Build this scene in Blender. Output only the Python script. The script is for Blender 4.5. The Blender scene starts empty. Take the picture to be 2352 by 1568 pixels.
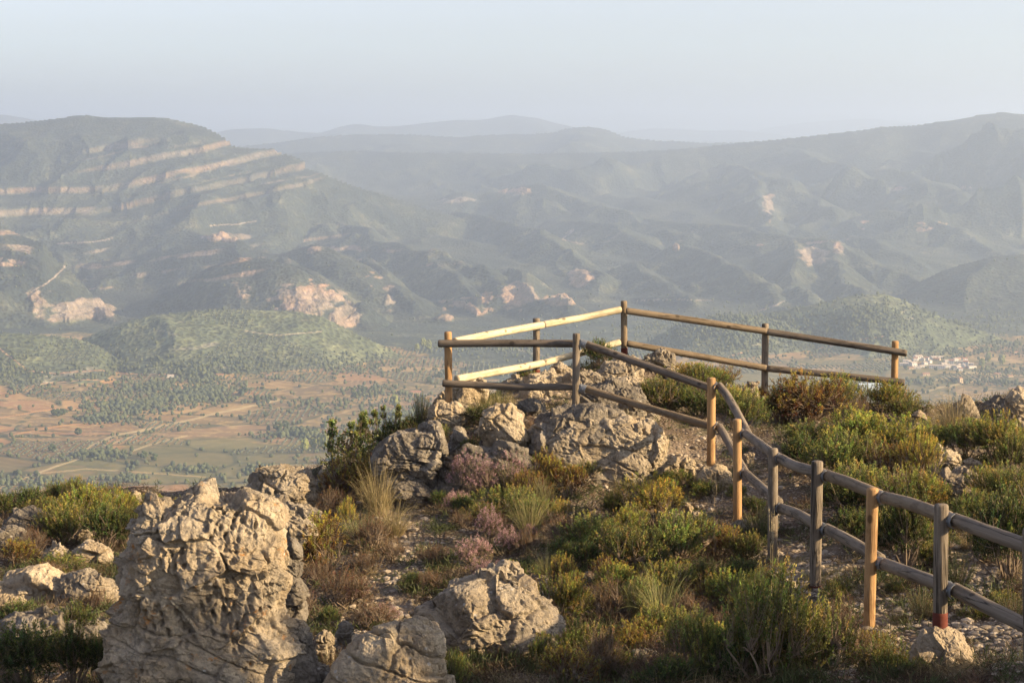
import bpy, math, random
import numpy as np
from mathutils import Vector

# ------------------------------------------------------------------ camera, sky, sun, exposure
scene = bpy.context.scene
C = scene.collection
FPX = 4200.0                      # focal length in pixels of a 2352 px wide frame
PITCH = math.atan(474.0 / FPX)
CAMZ = 3.75
cam = bpy.data.cameras.new("camera")
cam.sensor_width = 36.0
cam.lens = 36.0 * FPX / 2352.0
cam.clip_start = 0.1
cam.clip_end = 120000.0
camo = bpy.data.objects.new("camera", cam)
camo.location = (0, 0, CAMZ)
camo.rotation_euler = (math.pi / 2 - PITCH, 0, 0)
C.objects.link(camo)
scene.camera = camo

SUN_AZ = math.radians(108.0)       # clockwise from +Y (the view direction): the sun stands to the right
SUN_EL = math.radians(22.0)
world = bpy.data.worlds.new("World")
scene.world = world
world.use_nodes = True
wn = world.node_tree
wn.nodes.clear()
sky = wn.nodes.new("ShaderNodeTexSky")
sky.sky_type = 'NISHITA'
sky.sun_disc = False
sky.sun_elevation = SUN_EL
sky.sun_rotation = SUN_AZ
sky.altitude = 700.0
sky.air_density = 1.0
sky.dust_density = 2.0
sky.ozone_density = 3.0
bg = wn.nodes.new("ShaderNodeBackground")
bg.inputs['Strength'].default_value = 0.082
wo = wn.nodes.new("ShaderNodeOutputWorld")
hs = wn.nodes.new("ShaderNodeHueSaturation")      # a milky, dusty sky
hs.inputs['Saturation'].default_value = 0.50
hs.inputs['Hue'].default_value = 0.53
wn.links.new(sky.outputs[0], hs.inputs['Color'])
wn.links.new(hs.outputs[0], bg.inputs[0])
wn.links.new(bg.outputs[0], wo.inputs[0])

sl = bpy.data.lights.new("sun", 'SUN')
sl.energy = 5.0
sl.angle = math.radians(0.6)
sl.color = (1.0, 0.75, 0.44)
so = bpy.data.objects.new("sun", sl)
sd = Vector((math.sin(SUN_AZ) * math.cos(SUN_EL), math.cos(SUN_AZ) * math.cos(SUN_EL), math.sin(SUN_EL)))
so.rotation_euler = sd.to_track_quat('Z', 'Y').to_euler()
so.location = (40, -10, 40)
C.objects.link(so)

scene.view_settings.view_transform = 'Standard'
scene.view_settings.look = 'None'
scene.view_settings.gamma = 1.0
scene.view_settings.exposure = 1.46
scene.cycles.max_bounces = 6
scene.cycles.diffuse_bounces = 2
scene.cycles.glossy_bounces = 2
scene.cycles.transmission_bounces = 4
scene.cycles.transparent_max_bounces = 8
scene.cycles.volume_bounces = 1
scene.cycles.use_adaptive_sampling = True
scene.cycles.adaptive_threshold = 0.02
scene.cycles.use_denoising = True

HAZE_DENSITY = 1.0 / 9500.0

# ------------------------------------------------------------------ helpers
sinp, cosp = math.sin(PITCH), math.cos(PITCH)

def ray(px, py):
    """slope pair (x/y, z/y) of the line of sight through a point of the photograph (2352 px wide)"""
    u = (np.asarray(px, float) - 1176.0) / FPX
    v = (784.0 - np.asarray(py, float)) / FPX
    dy = cosp + v * sinp
    return u / dy, (-sinp + v * cosp) / dy

def at(px, py, d):
    a, s = ray(px, py)
    return np.array([a * d, d + 0.0 * a, CAMZ + s * d])

def to_px(x, y, z):
    """world -> photograph pixel"""
    zz = z - CAMZ
    f = y * cosp - zz * sinp
    up = y * sinp + zz * cosp
    return 1176.0 + FPX * x / f, 784.0 - FPX * up / f

def _hash(ix, iy, iz, seed):
    h = (ix.astype(np.int64) * 374761393 + iy.astype(np.int64) * 668265263 + iz.astype(np.int64) * 2147483647 + seed * 1274126177) & 0xffffffff
    h = ((h ^ (h >> 13)) * 1274126177) & 0xffffffff
    h = (h ^ (h >> 16)) & 0xffffffff
    return h

def _g(ix, iy, iz, fx, fy, fz, seed):
    h = _hash(ix, iy, iz, seed)
    gx = (h & 1023) / 511.5 - 1.0
    gy = ((h >> 10) & 1023) / 511.5 - 1.0
    gz = ((h >> 20) & 1023) / 511.5 - 1.0
    return gx * fx + gy * fy + gz * fz

def noise3(x, y, z, seed=0):
    x, y, z = np.broadcast_arrays(np.asarray(x, float), np.asarray(y, float), np.asarray(z, float))
    ix, iy, iz = np.floor(x), np.floor(y), np.floor(z)
    fx, fy, fz = x - ix, y - iy, z - iz
    ux, uy, uz = [f * f * f * (f * (f * 6 - 15) + 10) for f in (fx, fy, fz)]
    ix, iy, iz = ix.astype(np.int64), iy.astype(np.int64), iz.astype(np.int64)
    r = 0
    for dx in (0, 1):
        for dy in (0, 1):
            for dz in (0, 1):
                w = (ux if dx else 1 - ux) * (uy if dy else 1 - uy) * (uz if dz else 1 - uz)
                r = r + w * _g(ix + dx, iy + dy, iz + dz, fx - dx, fy - dy, fz - dz, seed)
    return r * 1.05

def noise2(x, y, seed=0):
    x, y = np.broadcast_arrays(np.asarray(x, float), np.asarray(y, float))
    ix, iy = np.floor(x), np.floor(y)
    fx, fy = x - ix, y - iy
    ux, uy = [f * f * f * (f * (f * 6 - 15) + 10) for f in (fx, fy)]
    ix, iy = ix.astype(np.int64), iy.astype(np.int64)
    z0 = np.zeros_like(ix)
    r = 0
    for dx in (0, 1):
        for dy in (0, 1):
            w = (ux if dx else 1 - ux) * (uy if dy else 1 - uy)
            r = r + w * _g(ix + dx, iy + dy, z0, fx - dx, fy - dy, 0.0, seed)
    return r * 1.25

def fbm2(x, y, octaves=4, seed=0, gain=0.5):
    r, a = 0, 1.0
    for o in range(octaves):
        r = r + a * noise2(x * 2 ** o + 17.3 * o, y * 2 ** o - 9.1 * o, seed + o)
        a *= gain
    return r

def fbm3(x, y, z, octaves=4, seed=0, gain=0.5):
    r, a = 0, 1.0
    for o in range(octaves):
        k = 2.03 ** o
        r = r + a * noise3(x * k + 3.1 * o, y * k - 5.7 * o, z * k + 7.9 * o, seed + o)
        a *= gain
    return r

def ridged2(x, y, octaves=4, seed=0, gain=0.5):
    r, a, w = 0, 1.0, 1.0
    for o in range(octaves):
        n = 1.0 - np.abs(noise2(x * 2 ** o + 3.7 * o, y * 2 ** o + 5.1 * o, seed + o)) * 2.0
        n = np.clip(n, 0, 1) ** 2
        r = r + a * n * w
        w = np.clip(n * 1.6, 0, 1)
        a *= gain
    return r

def cells3(x, y, z, seed=0, tilt=False):
    """Voronoi: distances to the nearest two feature points, a random number of the nearest,
    and (tilt) the height of a randomly tilted facet through that point"""
    ix, iy, iz = np.floor(x).astype(np.int64), np.floor(y).astype(np.int64), np.floor(z).astype(np.int64)
    f1 = np.full(x.shape, 9.0); f2 = np.full(x.shape, 9.0); idn = np.zeros(x.shape); tl = np.zeros(x.shape)
    for dx in (-1, 0, 1):
        for dy in (-1, 0, 1):
            for dz in (-1, 0, 1):
                jx, jy, jz = ix + dx, iy + dy, iz + dz
                h = _hash(jx, jy, jz, seed)
                qx = x - jx - (h & 1023) / 1023.0
                qy = y - jy - ((h >> 10) & 1023) / 1023.0
                qz = z - jz - ((h >> 20) & 1023) / 1023.0
                d = np.sqrt(qx ** 2 + qy ** 2 + qz ** 2)
                near = d < f1
                f2 = np.where(near, f1, np.minimum(f2, d))
                idn = np.where(near, ((h >> 5) & 1023) / 1023.0, idn)
                if tilt:
                    t = qx * (((h >> 3) & 255) / 127.5 - 1) + qy * (((h >> 12) & 255) / 127.5 - 1) + qz * (((h >> 22) & 255) / 127.5 - 1)
                    tl = np.where(near, t, tl)
                f1 = np.where(near, d, f1)
    if tilt: return f1, f2, idn, tl
    return f1, f2, idn

def cells2(x, y, seed=0):
    ix, iy = np.floor(x).astype(np.int64), np.floor(y).astype(np.int64)
    f1 = np.full(x.shape, 9.0); f2 = np.full(x.shape, 9.0); idn = np.zeros(x.shape); id2 = np.zeros(x.shape)
    for dx in (-1, 0, 1):
        for dy in (-1, 0, 1):
            jx, jy = ix + dx, iy + dy
            h = _hash(jx, jy, np.zeros_like(jx), seed)
            px = jx + (h & 1023) / 1023.0
            py = jy + ((h >> 10) & 1023) / 1023.0
            d = np.sqrt((x - px) ** 2 + (y - py) ** 2)
            near = d < f1
            f2 = np.where(near, f1, np.minimum(f2, d))
            idn = np.where(near, ((h >> 20) & 1023) / 1023.0, idn)
            id2 = np.where(near, ((h >> 15) & 1023) / 1023.0, id2)
            f1 = np.where(near, d, f1)
    return f1, f2, idn, id2

def sstep(a, b, x):
    t = np.clip((x - a) / (b - a), 0, 1)
    return t * t * (3 - 2 * t)

def mesh_np(name, verts, faces, mat=None, smooth=True, colors=None, cname="tint"):
    """verts (n,3), faces (m,k) with k = 3 or 4"""
    me = bpy.data.meshes.new(name)
    verts = np.ascontiguousarray(verts, dtype=np.float32)
    faces = np.ascontiguousarray(faces, dtype=np.int32)
    n, (m, k) = len(verts), faces.shape
    me.vertices.add(n); me.vertices.foreach_set("co", verts.ravel())
    me.loops.add(m * k); me.loops.foreach_set("vertex_index", faces.ravel())
    me.polygons.add(m)
    me.polygons.foreach_set("loop_start", np.arange(0, m * k, k, dtype=np.int32))
    me.polygons.foreach_set("loop_total", np.full(m, k, dtype=np.int32))
    me.polygons.foreach_set("use_smooth", np.full(m, smooth, dtype=bool))
    if colors is not None:
        at_ = me.color_attributes.new(cname, 'FLOAT_COLOR', 'POINT')
        c = np.ones((n, 4), dtype=np.float32)
        c[:, :colors.shape[1]] = colors
        at_.data.foreach_set("color", c.ravel())
    me.update(calc_edges=True)
    if mat: me.materials.append(mat)
    return me

def obj(name, me, parent=None, **props):
    o = bpy.data.objects.new(name, me)
    C.objects.link(o)
    if parent is not None: o.parent = parent
    for k, v in props.items(): o[k] = v
    return o

def grid_faces(nr, nc):
    i = np.arange(nr * nc).reshape(nr, nc)
    return np.stack([i[:-1, :-1], i[:-1, 1:], i[1:, 1:], i[1:, :-1]], -1).reshape(-1, 4)

class NT:
    """small node-tree builder"""
    def __init__(self, name):
        self.m = bpy.data.materials.new(name); self.m.use_nodes = True
        self.t = self.m.node_tree; self.t.nodes.clear()
        self.out = self.n("ShaderNodeOutputMaterial")
        self.b = self.n("ShaderNodeBsdfPrincipled")
        self.b.inputs['Roughness'].default_value = 0.9
        self.b.inputs['Specular IOR Level'].default_value = 0.2
        self.t.links.new(self.b.outputs[0], self.out.inputs[0])
    def n(self, typ, **kw):
        nd = self.t.nodes.new(typ)
        for k, v in kw.items(): setattr(nd, k, v)
        return nd
    def set(self, inp, v):
        if hasattr(v, 'is_output') or isinstance(v, bpy.types.NodeSocket): self.t.links.new(v, inp)
        else: inp.default_value = v
    def coord(self, which='Object'):
        return self.n("ShaderNodeTexCoord").outputs[which]
    def geo(self, which='Position'):
        return self.n("ShaderNodeNewGeometry").outputs[which]
    def mapv(self, v, scale=(1, 1, 1), loc=(0, 0, 0), rot=(0, 0, 0)):
        m = self.n("ShaderNodeMapping"); self.set(m.inputs['Vector'], v)
        m.inputs['Scale'].default_value = scale; m.inputs['Location'].default_value = loc; m.inputs['Rotation'].default_value = rot
        return m.outputs[0]
    def noise(self, v, scale, detail=3, rough=0.5, dist=0.0, out='Fac'):
        nd = self.n("ShaderNodeTexNoise"); self.set(nd.inputs['Vector'], v)
        nd.inputs['Scale'].default_value = scale; nd.inputs['Detail'].default_value = detail
        nd.inputs['Roughness'].default_value = rough; nd.inputs['Distortion'].default_value = dist
        return nd.outputs[out]
    def voro(self, v, scale, feature='F1', out='Distance', rnd=1.0):
        nd = self.n("ShaderNodeTexVoronoi", feature=feature); self.set(nd.inputs['Vector'], v)
        nd.inputs['Scale'].default_value = scale; nd.inputs['Randomness'].default_value = rnd
        return nd.outputs[out]
    def ramp(self, f, stops, interp='LINEAR'):
        r = self.n("ShaderNodeValToRGB"); self.set(r.inputs[0], f); cr = r.color_ramp; cr.interpolation = interp
        while len(cr.elements) < len(stops): cr.elements.new(0.5)
        for e, (p, c) in zip(cr.elements, stops):
            e.position = p
            e.color = (c, c, c, 1) if isinstance(c, (int, float)) else (*c, 1)
        return r.outputs[0]
    def mix(self, f, a, b, mode='MIX'):
        m = self.n("ShaderNodeMix", data_type='RGBA', blend_type=mode)
        self.set(m.inputs[0], f)
        for i, v in ((6, a), (7, b)):
            if isinstance(v, tuple): v = (*v, 1) if len(v) == 3 else v
            self.set(m.inputs[i], v)
        return m.outputs[2]
    def math(self, op, a, b=0.0, clamp=False):
        m = self.n("ShaderNodeMath", operation=op, use_clamp=clamp)
        self.set(m.inputs[0], a); self.set(m.inputs[1], b)
        return m.outputs[0]
    def attr(self, name, out='Color'):
        a = self.n("ShaderNodeAttribute", attribute_name=name); return a.outputs[out]
    def bump(self, h, strength=0.5, dist=0.05, prev=None):
        b = self.n("ShaderNodeBump"); b.inputs['Strength'].default_value = strength
        b.inputs['Distance'].default_value = dist; self.set(b.inputs['Height'], h)
        if prev is not None: self.set(b.inputs['Normal'], prev)
        return b.outputs[0]
    def done(self, color, normal=None, rough=None):
        self.set(self.b.inputs['Base Color'], color if not isinstance(color, tuple) else (*color, 1))
        if normal is not None: self.set(self.b.inputs['Normal'], normal)
        if rough is not None: self.set(self.b.inputs['Roughness'], rough)
        return self.m
# ------------------------------------------------------------------ the far land: one height field on a fan-shaped grid
# every hill: crest points (photo x, photo y), distance at its left and right end, front and back slope, gully size
HILLS = [
 dict(p=[(1300,330),(1430,303),(1500,292),(1560,296),(1610,298),(1700,299),(1780,306),(1850,320)], d=(26000,26000), s=.18, g=30, k='far'),
 dict(p=[(1650,330),(1760,293),(1850,281),(1930,274),(2010,272),(2070,277),(2130,290),(2250,300),(2500,305)], d=(30000,30000), s=.18, g=30, k='far'),
 dict(p=[(-500,290),(-200,280),(-60,268),(0,261),(40,268),(100,276),(250,300),(480,308),(520,296),(620,293),(680,303),(740,306),(770,293),(810,285),(838,285),(870,292),(930,287),(1000,280),(1050,275),(1100,275),(1150,267),(1185,263),(1230,270),(1290,286),(1350,300),(1440,318),(1560,330),(1800,335)], d=(17500,18500), s=.2, g=60, k='far'),
 dict(p=[(450,345),(560,333),(650,325),(700,317),(780,309),(870,308),(950,307),(1010,312),(1060,314),(1130,308),(1210,307),(1270,302),(1310,292),(1345,289),(1390,296),(1440,314),(1500,321),(1580,324),(1620,328),(1700,325),(1900,335)], d=(12500,13000), s=.16, g=90, k='mid'),
 dict(p=[(500,360),(640,352),(800,345),(1000,350),(1200,352),(1400,348),(1560,342),(1680,328),(1800,318),(1900,307),(1990,297),(2030,289),(2100,288),(2140,281),(2200,274),(2255,262),(2300,257),(2352,261),(2500,262),(2800,280)], d=(10500,8800), s=.19, g=150, k='mid'),
 # left mountain with the tilted cliff bands
 dict(p=[(-600,300),(-200,292),(0,284),(80,276),(140,271),(190,262),(250,270),(320,269),(380,268),(430,280),(480,294),(520,318),(555,330),(610,339),(660,342),(688,356),(710,380),(760,405),(830,430),(900,452),(980,478),(1060,500),(1150,530)], d=(7400,7000), s=.34, g=55, k='left'),
 dict(p=[(820,470),(870,455),(930,452),(1000,455),(1040,442),(1070,436),(1100,450),(1135,458),(1150,436),(1200,428),(1245,421),(1300,438),(1400,468),(1460,490),(1520,505),(1600,530),(1700,560)], d=(8300,8000), s=.22, g=70, k='mid'),
 dict(p=[(100,620),(200,602),(300,590),(400,565),(480,546),(545,547),(590,575),(640,583),(720,560),(760,570),(850,610),(900,650),(930,700),(960,745)], d=(5900,5000), s=.3, g=45, k='left'),
 dict(p=[(-400,490),(-150,480),(0,510),(30,530),(60,545),(100,555),(130,595),(155,612),(190,650),(225,690),(262,715),(292,738),(320,770)], d=(5300,4700), s=.38, g=40, k='left'),
 dict(p=[(200,760),(280,735),(340,695),(410,655),(480,612),(550,590),(610,592),(680,612),(730,635),(770,660),(800,700),(830,735),(870,762),(920,790)], d=(4900,4500), s=.4, g=40, k='left'),
 dict(p=[(840,830),(900,800),(1000,772),(1100,765),(1200,758),(1300,768),(1400,788),(1500,800),(1600,800)], d=(4450,4400), s=.17, g=22, k='near'),
 dict(p=[(1980,720),(2050,680),(2110,645),(2160,622),(2220,602),(2290,586),(2352,582),(2500,590),(2800,600)], d=(5200,5100), s=.3, g=22, k='dark'),
 dict(p=[(1500,830),(1620,745),(1740,722),(1850,700),(1900,690),(1950,680),(2000,674),(2040,675),(2080,690),(2130,712),(2200,740),(2280,765),(2352,790),(2450,820)], d=(4050,3950), s=.30, g=14, k='low'),
 dict(p=[(1380,830),(1450,800),(1520,762),(1580,735),(1640,722),(1700,718),(1760,728),(1850,760),(1950,800)], d=(3950,3850), s=.28, g=10, k='low'),
 dict(p=[(150,790),(190,775),(235,757),(290,735),(350,722),(430,713),(520,709),(600,711),(680,713),(740,726),(800,752),(860,782),(920,810),(965,835),(1020,870)], d=(3650,3650), s=.26, g=10, k='low'),
 dict(p=[(-500,762),(-200,758),(0,762),(60,765),(120,772),(180,778),(230,795),(280,830)], d=(3500,3450), s=.22, g=8, k='low'),
]
# ridges that run towards the viewer: crest points (photo x, photo y, distance), side slope
SPURS = [
 ([(1033,484,7300),(1092,491,7050),(1143,506,6800),(1202,520,6550),(1253,531,6300),(1282,560,6100),(1311,580,5900),(1341,592,5750),(1372,608,5600),(1378,640,5400),(1350,675,5150)], .62, 'near'),
 ([(740,502,6800),(835,525,6300),(879,552,6050),(945,569,5800),(1004,575,5600),(1055,600,5400),(1121,622,5200),(1150,655,5000),(1165,690,4850)], .60, 'near'),
 ([(1004,600,5450),(1040,630,5200),(1084,659,5000),(1108,690,4800),(1122,733,4620)], .75, 'near'),
 ([(840,590,5500),(879,628,5200),(909,660,4950),(945,681,4850),(982,711,4700),(1026,751,4550)], .75, 'near'),
 ([(640,590,5200),(689,613,5000),(744,637,4850),(770,665,4750),(817,700,4600),(835,730,4450),(894,762,4350)], .7, 'near'),
 ([(1180,612,5400),(1202,632,5100),(1216,662,4900),(1240,684,4750),(1300,700,4600)], .75, 'near'),
 ([(1143,445,8200),(1190,430,8100),(1238,421,8000),(1319,451,7700),(1421,480,7300),(1516,509,7000),(1600,545,6600)], .42, 'mid'),
 ([(1260,505,7300),(1341,509,7000),(1418,513,6700),(1458,544,6400),(1513,564,6200),(1600,590,5900),(1640,610,5700)], .45, 'near'),
 ([(1493,503,7200),(1566,512,6900),(1647,515,6700),(1698,519,6500),(1764,533,6300),(1822,545,6150),(1892,548,6000),(1932,559,5850),(1969,581,5700),(2042,610,5500),(2108,632,5350),(2180,655,5200)], .5, 'near'),
 ([(1892,550,5950),(1915,590,5600),(1950,635,5200),(1990,690,4900)], .7, 'near'),
 ([(1822,550,6000),(1828,600,5500),(1838,650,5150),(1870,700,4800)], .7, 'near'),
 ([(1560,560,6000),(1639,587,5600),(1698,612,5300),(1749,643,5100),(1786,680,4900),(1806,700,4750)], .6, 'near'),
 ([(1440,600,5700),(1500,630,5400),(1560,665,5100),(1600,695,4850)], .5, 'near'),
 ([(1960,540,6700),(2006,548,6400),(2035,559,6200),(2079,589,6000),(2118,620,5800)], .5, 'mid'),
 ([(1985,485,7300),(2042,482,7000),(2115,497,6800),(2189,519,6600),(2262,552,6300),(2352,594,6000),(2450,640,5800)], .45, 'mid'),
 ([(1660,375,8900),(1727,391,8200),(1771,405,8000),(1822,424,7800),(1859,431,7700),(1888,457,7500),(1925,500,7100),(1935,540,6700)], .55, 'mid'),
 ([(1720,400,8100),(1745,450,7600),(1760,500,7200),(1765,530,6900)], .7, 'mid'),
 ([(1910,400,8700),(1969,394,8200),(2042,387,8000),(2097,405,7800),(2137,416,7500),(2189,442,7200),(2260,480,6900)], .5, 'mid'),
 ([(1760,335,9900),(1822,343,9200),(1877,358,8800),(1958,391,8300)], .4, 'mid'),
 ([(2040,340,9300),(2115,348,8900),(2225,358,8500),(2299,380,8200),(2352,405,7900),(2450,450,7500)], .42, 'mid'),
 ([(1300,345,12000),(1400,370,10800),(1500,405,9800),(1560,440,9200)], .3, 'mid'),
 ([(900,350,12000),(1000,380,10500),(1080,405,9600),(1130,430,8900)], .3, 'mid'),
 ([(683,421,7000),(718,480,6700),(760,520,6450),(810,548,6200)], .5, 'near'),
 ([(342,476,6500),(403,503,6200),(444,527,6000),(519,552,5700),(560,558,5600),(583,585,5450)], .5, 'left'),
 ([(120,640,5100),(184,674,4900),(205,700,4750),(239,715,4650),(290,737,4500)], .7, 'near'),
 ([(70,660,4900),(85,700,4700),(95,745,4500)], .8, 'near'),
 ([(520,600,5000),(530,650,4750),(560,700,4500)], .7, 'near'),
]
SPUR_KIND = [q[2] for q in SPURS]
KIND = {'far': 0, 'mid': 1, 'left': 2, 'near': 3, 'dark': 4, 'low': 5}

def floor_z(x, y):
    """the valley bottom, rising slowly with distance"""
    b = np.interp(y, [0, 2200, 3300, 3900, 4500, 5000, 5600, 6300, 7000, 8000, 10000, 13000, 17000, 40000],
                     [-440, -440, -438, -452, -470, -462, -446, -418, -390, -338, -240, -165, -130, -100])
    up = sstep(4300, 5200, y)
    b = b + up * np.interp(y, [4300, 5500, 8000, 14000], [0, 34, 40, 55]) * (ridged2((x + 90 * noise2(x / 500.0, y / 500.0, 8)) / 850.0, (y + .35 * x) / 1300.0, 5, 90, .42) - .75)
    und = 7.0 * fbm2(x / 420.0, y / 420.0, 3, 31) * sstep(1500, 2600, y)
    return CAMZ + b + und + np.interp(y, [0, 4000, 8000, 20000], [0, 0, 30, 40]) * fbm2(x / 1400.0, y / 1400.0, 3, 77)

def far_height(a, y):
    """a = x/y, y; arrays of one shape -> z, index of the winning hill, distance below its crest"""
    x = a * y
    z = floor_z(x, y)
    z0 = z.copy()
    win = np.full(z.shape, -1); tt = np.zeros(z.shape)
    wx = 130 * fbm2(x / 900.0, y / 900.0, 3, 5); wy = 130 * fbm2(x / 900.0 + 40, y / 900.0, 3, 6)
    rid = {}
    for sc in (420.0, 760.0, 1300.0, 2600.0):
        rid[sc] = ridged2((x + wx) / sc, (y + wy) / (sc * 1.5), 5, int(sc))
    rough = fbm2(x / 60.0, y / 60.0, 4, 12)
    for i, h in enumerate(HILLS):
        pp = np.array(h['p'], float)
        d0, d1 = h['d']
        t = (pp[:, 0] - pp[0, 0]) / (pp[-1, 0] - pp[0, 0])
        dd = d0 + (d1 - d0) * t
        ar, sr = ray(pp[:, 0], pp[:, 1])
        aa = np.linspace(ar[0], ar[-1], 400)
        sl_ = np.interp(aa, ar, sr)
        ker = np.hanning(13); ker /= ker.sum()
        pad = np.pad(sl_, 6, mode='edge'); sl_ = np.convolve(pad, ker, 'valid')
        dc = np.interp(a, ar, dd)
        zc = CAMZ + np.interp(a, aa, sl_) * dc
        width = (ar[-1] - ar[0]) * dd.mean()
        out = np.maximum(ar[0] - a, a - ar[-1]) * dc          # metres beyond the ends of the crest
        zc = zc - np.clip(out, 0, None) * 0.33
        far = dd.mean()
        lam = 420.0 if far < 5600 else 760.0 if far < 7500 else 1300.0 if far < 12000 else 2600.0
        dcw = dc * (1.0 + 0.012 * noise2(a * 30 + i, a * 0 + i, i))
        f = dcw - y
        tf = np.clip(f, 0, None); tb = np.clip(-f, 0, None)
        s = h['s']; g = h['g']
        prof = s * tf * (0.75 + 0.25 * np.tanh(tf / 250.0)) 
        cut = (1.0 - rid[lam] * 0.95) * sstep(0, 8.0 * g, tf) * g * 1.7
        hz = zc - prof - cut - 0.35 * tb - 0.0 * out
        hz = hz + rough * np.minimum(0.022 * g + 0.7, 3.2) * (0.4 + 0.6 * sstep(0, 100, tf))
        m = hz > z
        kk = np.minimum(.006 * dc, 45.0)
        bl = np.clip(.5 + .5 * (hz - z) / kk, 0, 1)
        z = z * (1 - bl) + hz * bl + kk * bl * (1 - bl) * sstep(0, 200, tf); win = np.where(m, i, win); tt = np.where(m, tf, tt)
    X, Y = x, y
    for j, (pts, sl2, kd) in enumerate(SPURS):
        P = np.array([at(*q) for q in pts])
        P2 = np.stack([np.interp(np.linspace(0, len(P) - 1, (len(P) - 1) * 2 + 1), np.arange(len(P)), P[:, k]) for k in range(3)], 1)
        R_ = 520.0 if P[:, 1].mean() < 7000 else 800.0
        bb = (X > P[:, 0].min() - R_) & (X < P[:, 0].max() + R_) & (Y > P[:, 1].min() - R_) & (Y < P[:, 1].max() + R_)
        if not bb.any(): continue
        qx, qy = X[bb], Y[bb]
        wv = .09 * R_
        qx = qx + wv * noise2(qx / 230.0 + j, qy / 230.0, 140) + .25 * wv * noise2(qx / 70.0 + j, qy / 70.0, 141)
        best = np.full(qx.shape, -1e9)
        for (a0, a1) in zip(P2[:-1], P2[1:]):
            dx, dy = a1[0] - a0[0], a1[1] - a0[1]
            t = np.clip(((qx - a0[0]) * dx + (qy - a0[1]) * dy) / (dx * dx + dy * dy + 1e-9), 0, 1)
            dd = np.hypot(qx - a0[0] - t * dx, qy - a0[1] - t * dy)
            dn = np.maximum(dd - 8.0, 0)
            hh = a0[2] + t * (a1[2] - a0[2]) - sl2 * dn * (1.0 - .25 * np.tanh(dn / 260.0))
            best = np.maximum(best, hh)
        lam = 300.0 if R_ < 600 else 520.0
        g2 = ridged2(X[bb] / lam + 3.3 * j, Y[bb] / (lam * 1.4), 4, 150 + j % 5)
        best = best - (1 - g2) * .042 * R_ * sstep(5, 90, -(best - best.max()) * 0 + np.maximum(zc_drop(best, P), 0))
        best = best + 3.0 * rough[bb]
        zz = z[bb]; kk = 16.0
        bl = np.clip(.5 + .5 * (best - zz) / kk, 0, 1)
        nz = zz * (1 - bl) + best * bl + kk * bl * (1 - bl)
        z[bb] = nz
        m = best > zz
        w_ = win[bb]; w_[m] = len(HILLS) + j; win[bb] = w_
    return z, win, tt, z0

def zc_drop(best, P):
    return P[:, 2].max() - best

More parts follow.
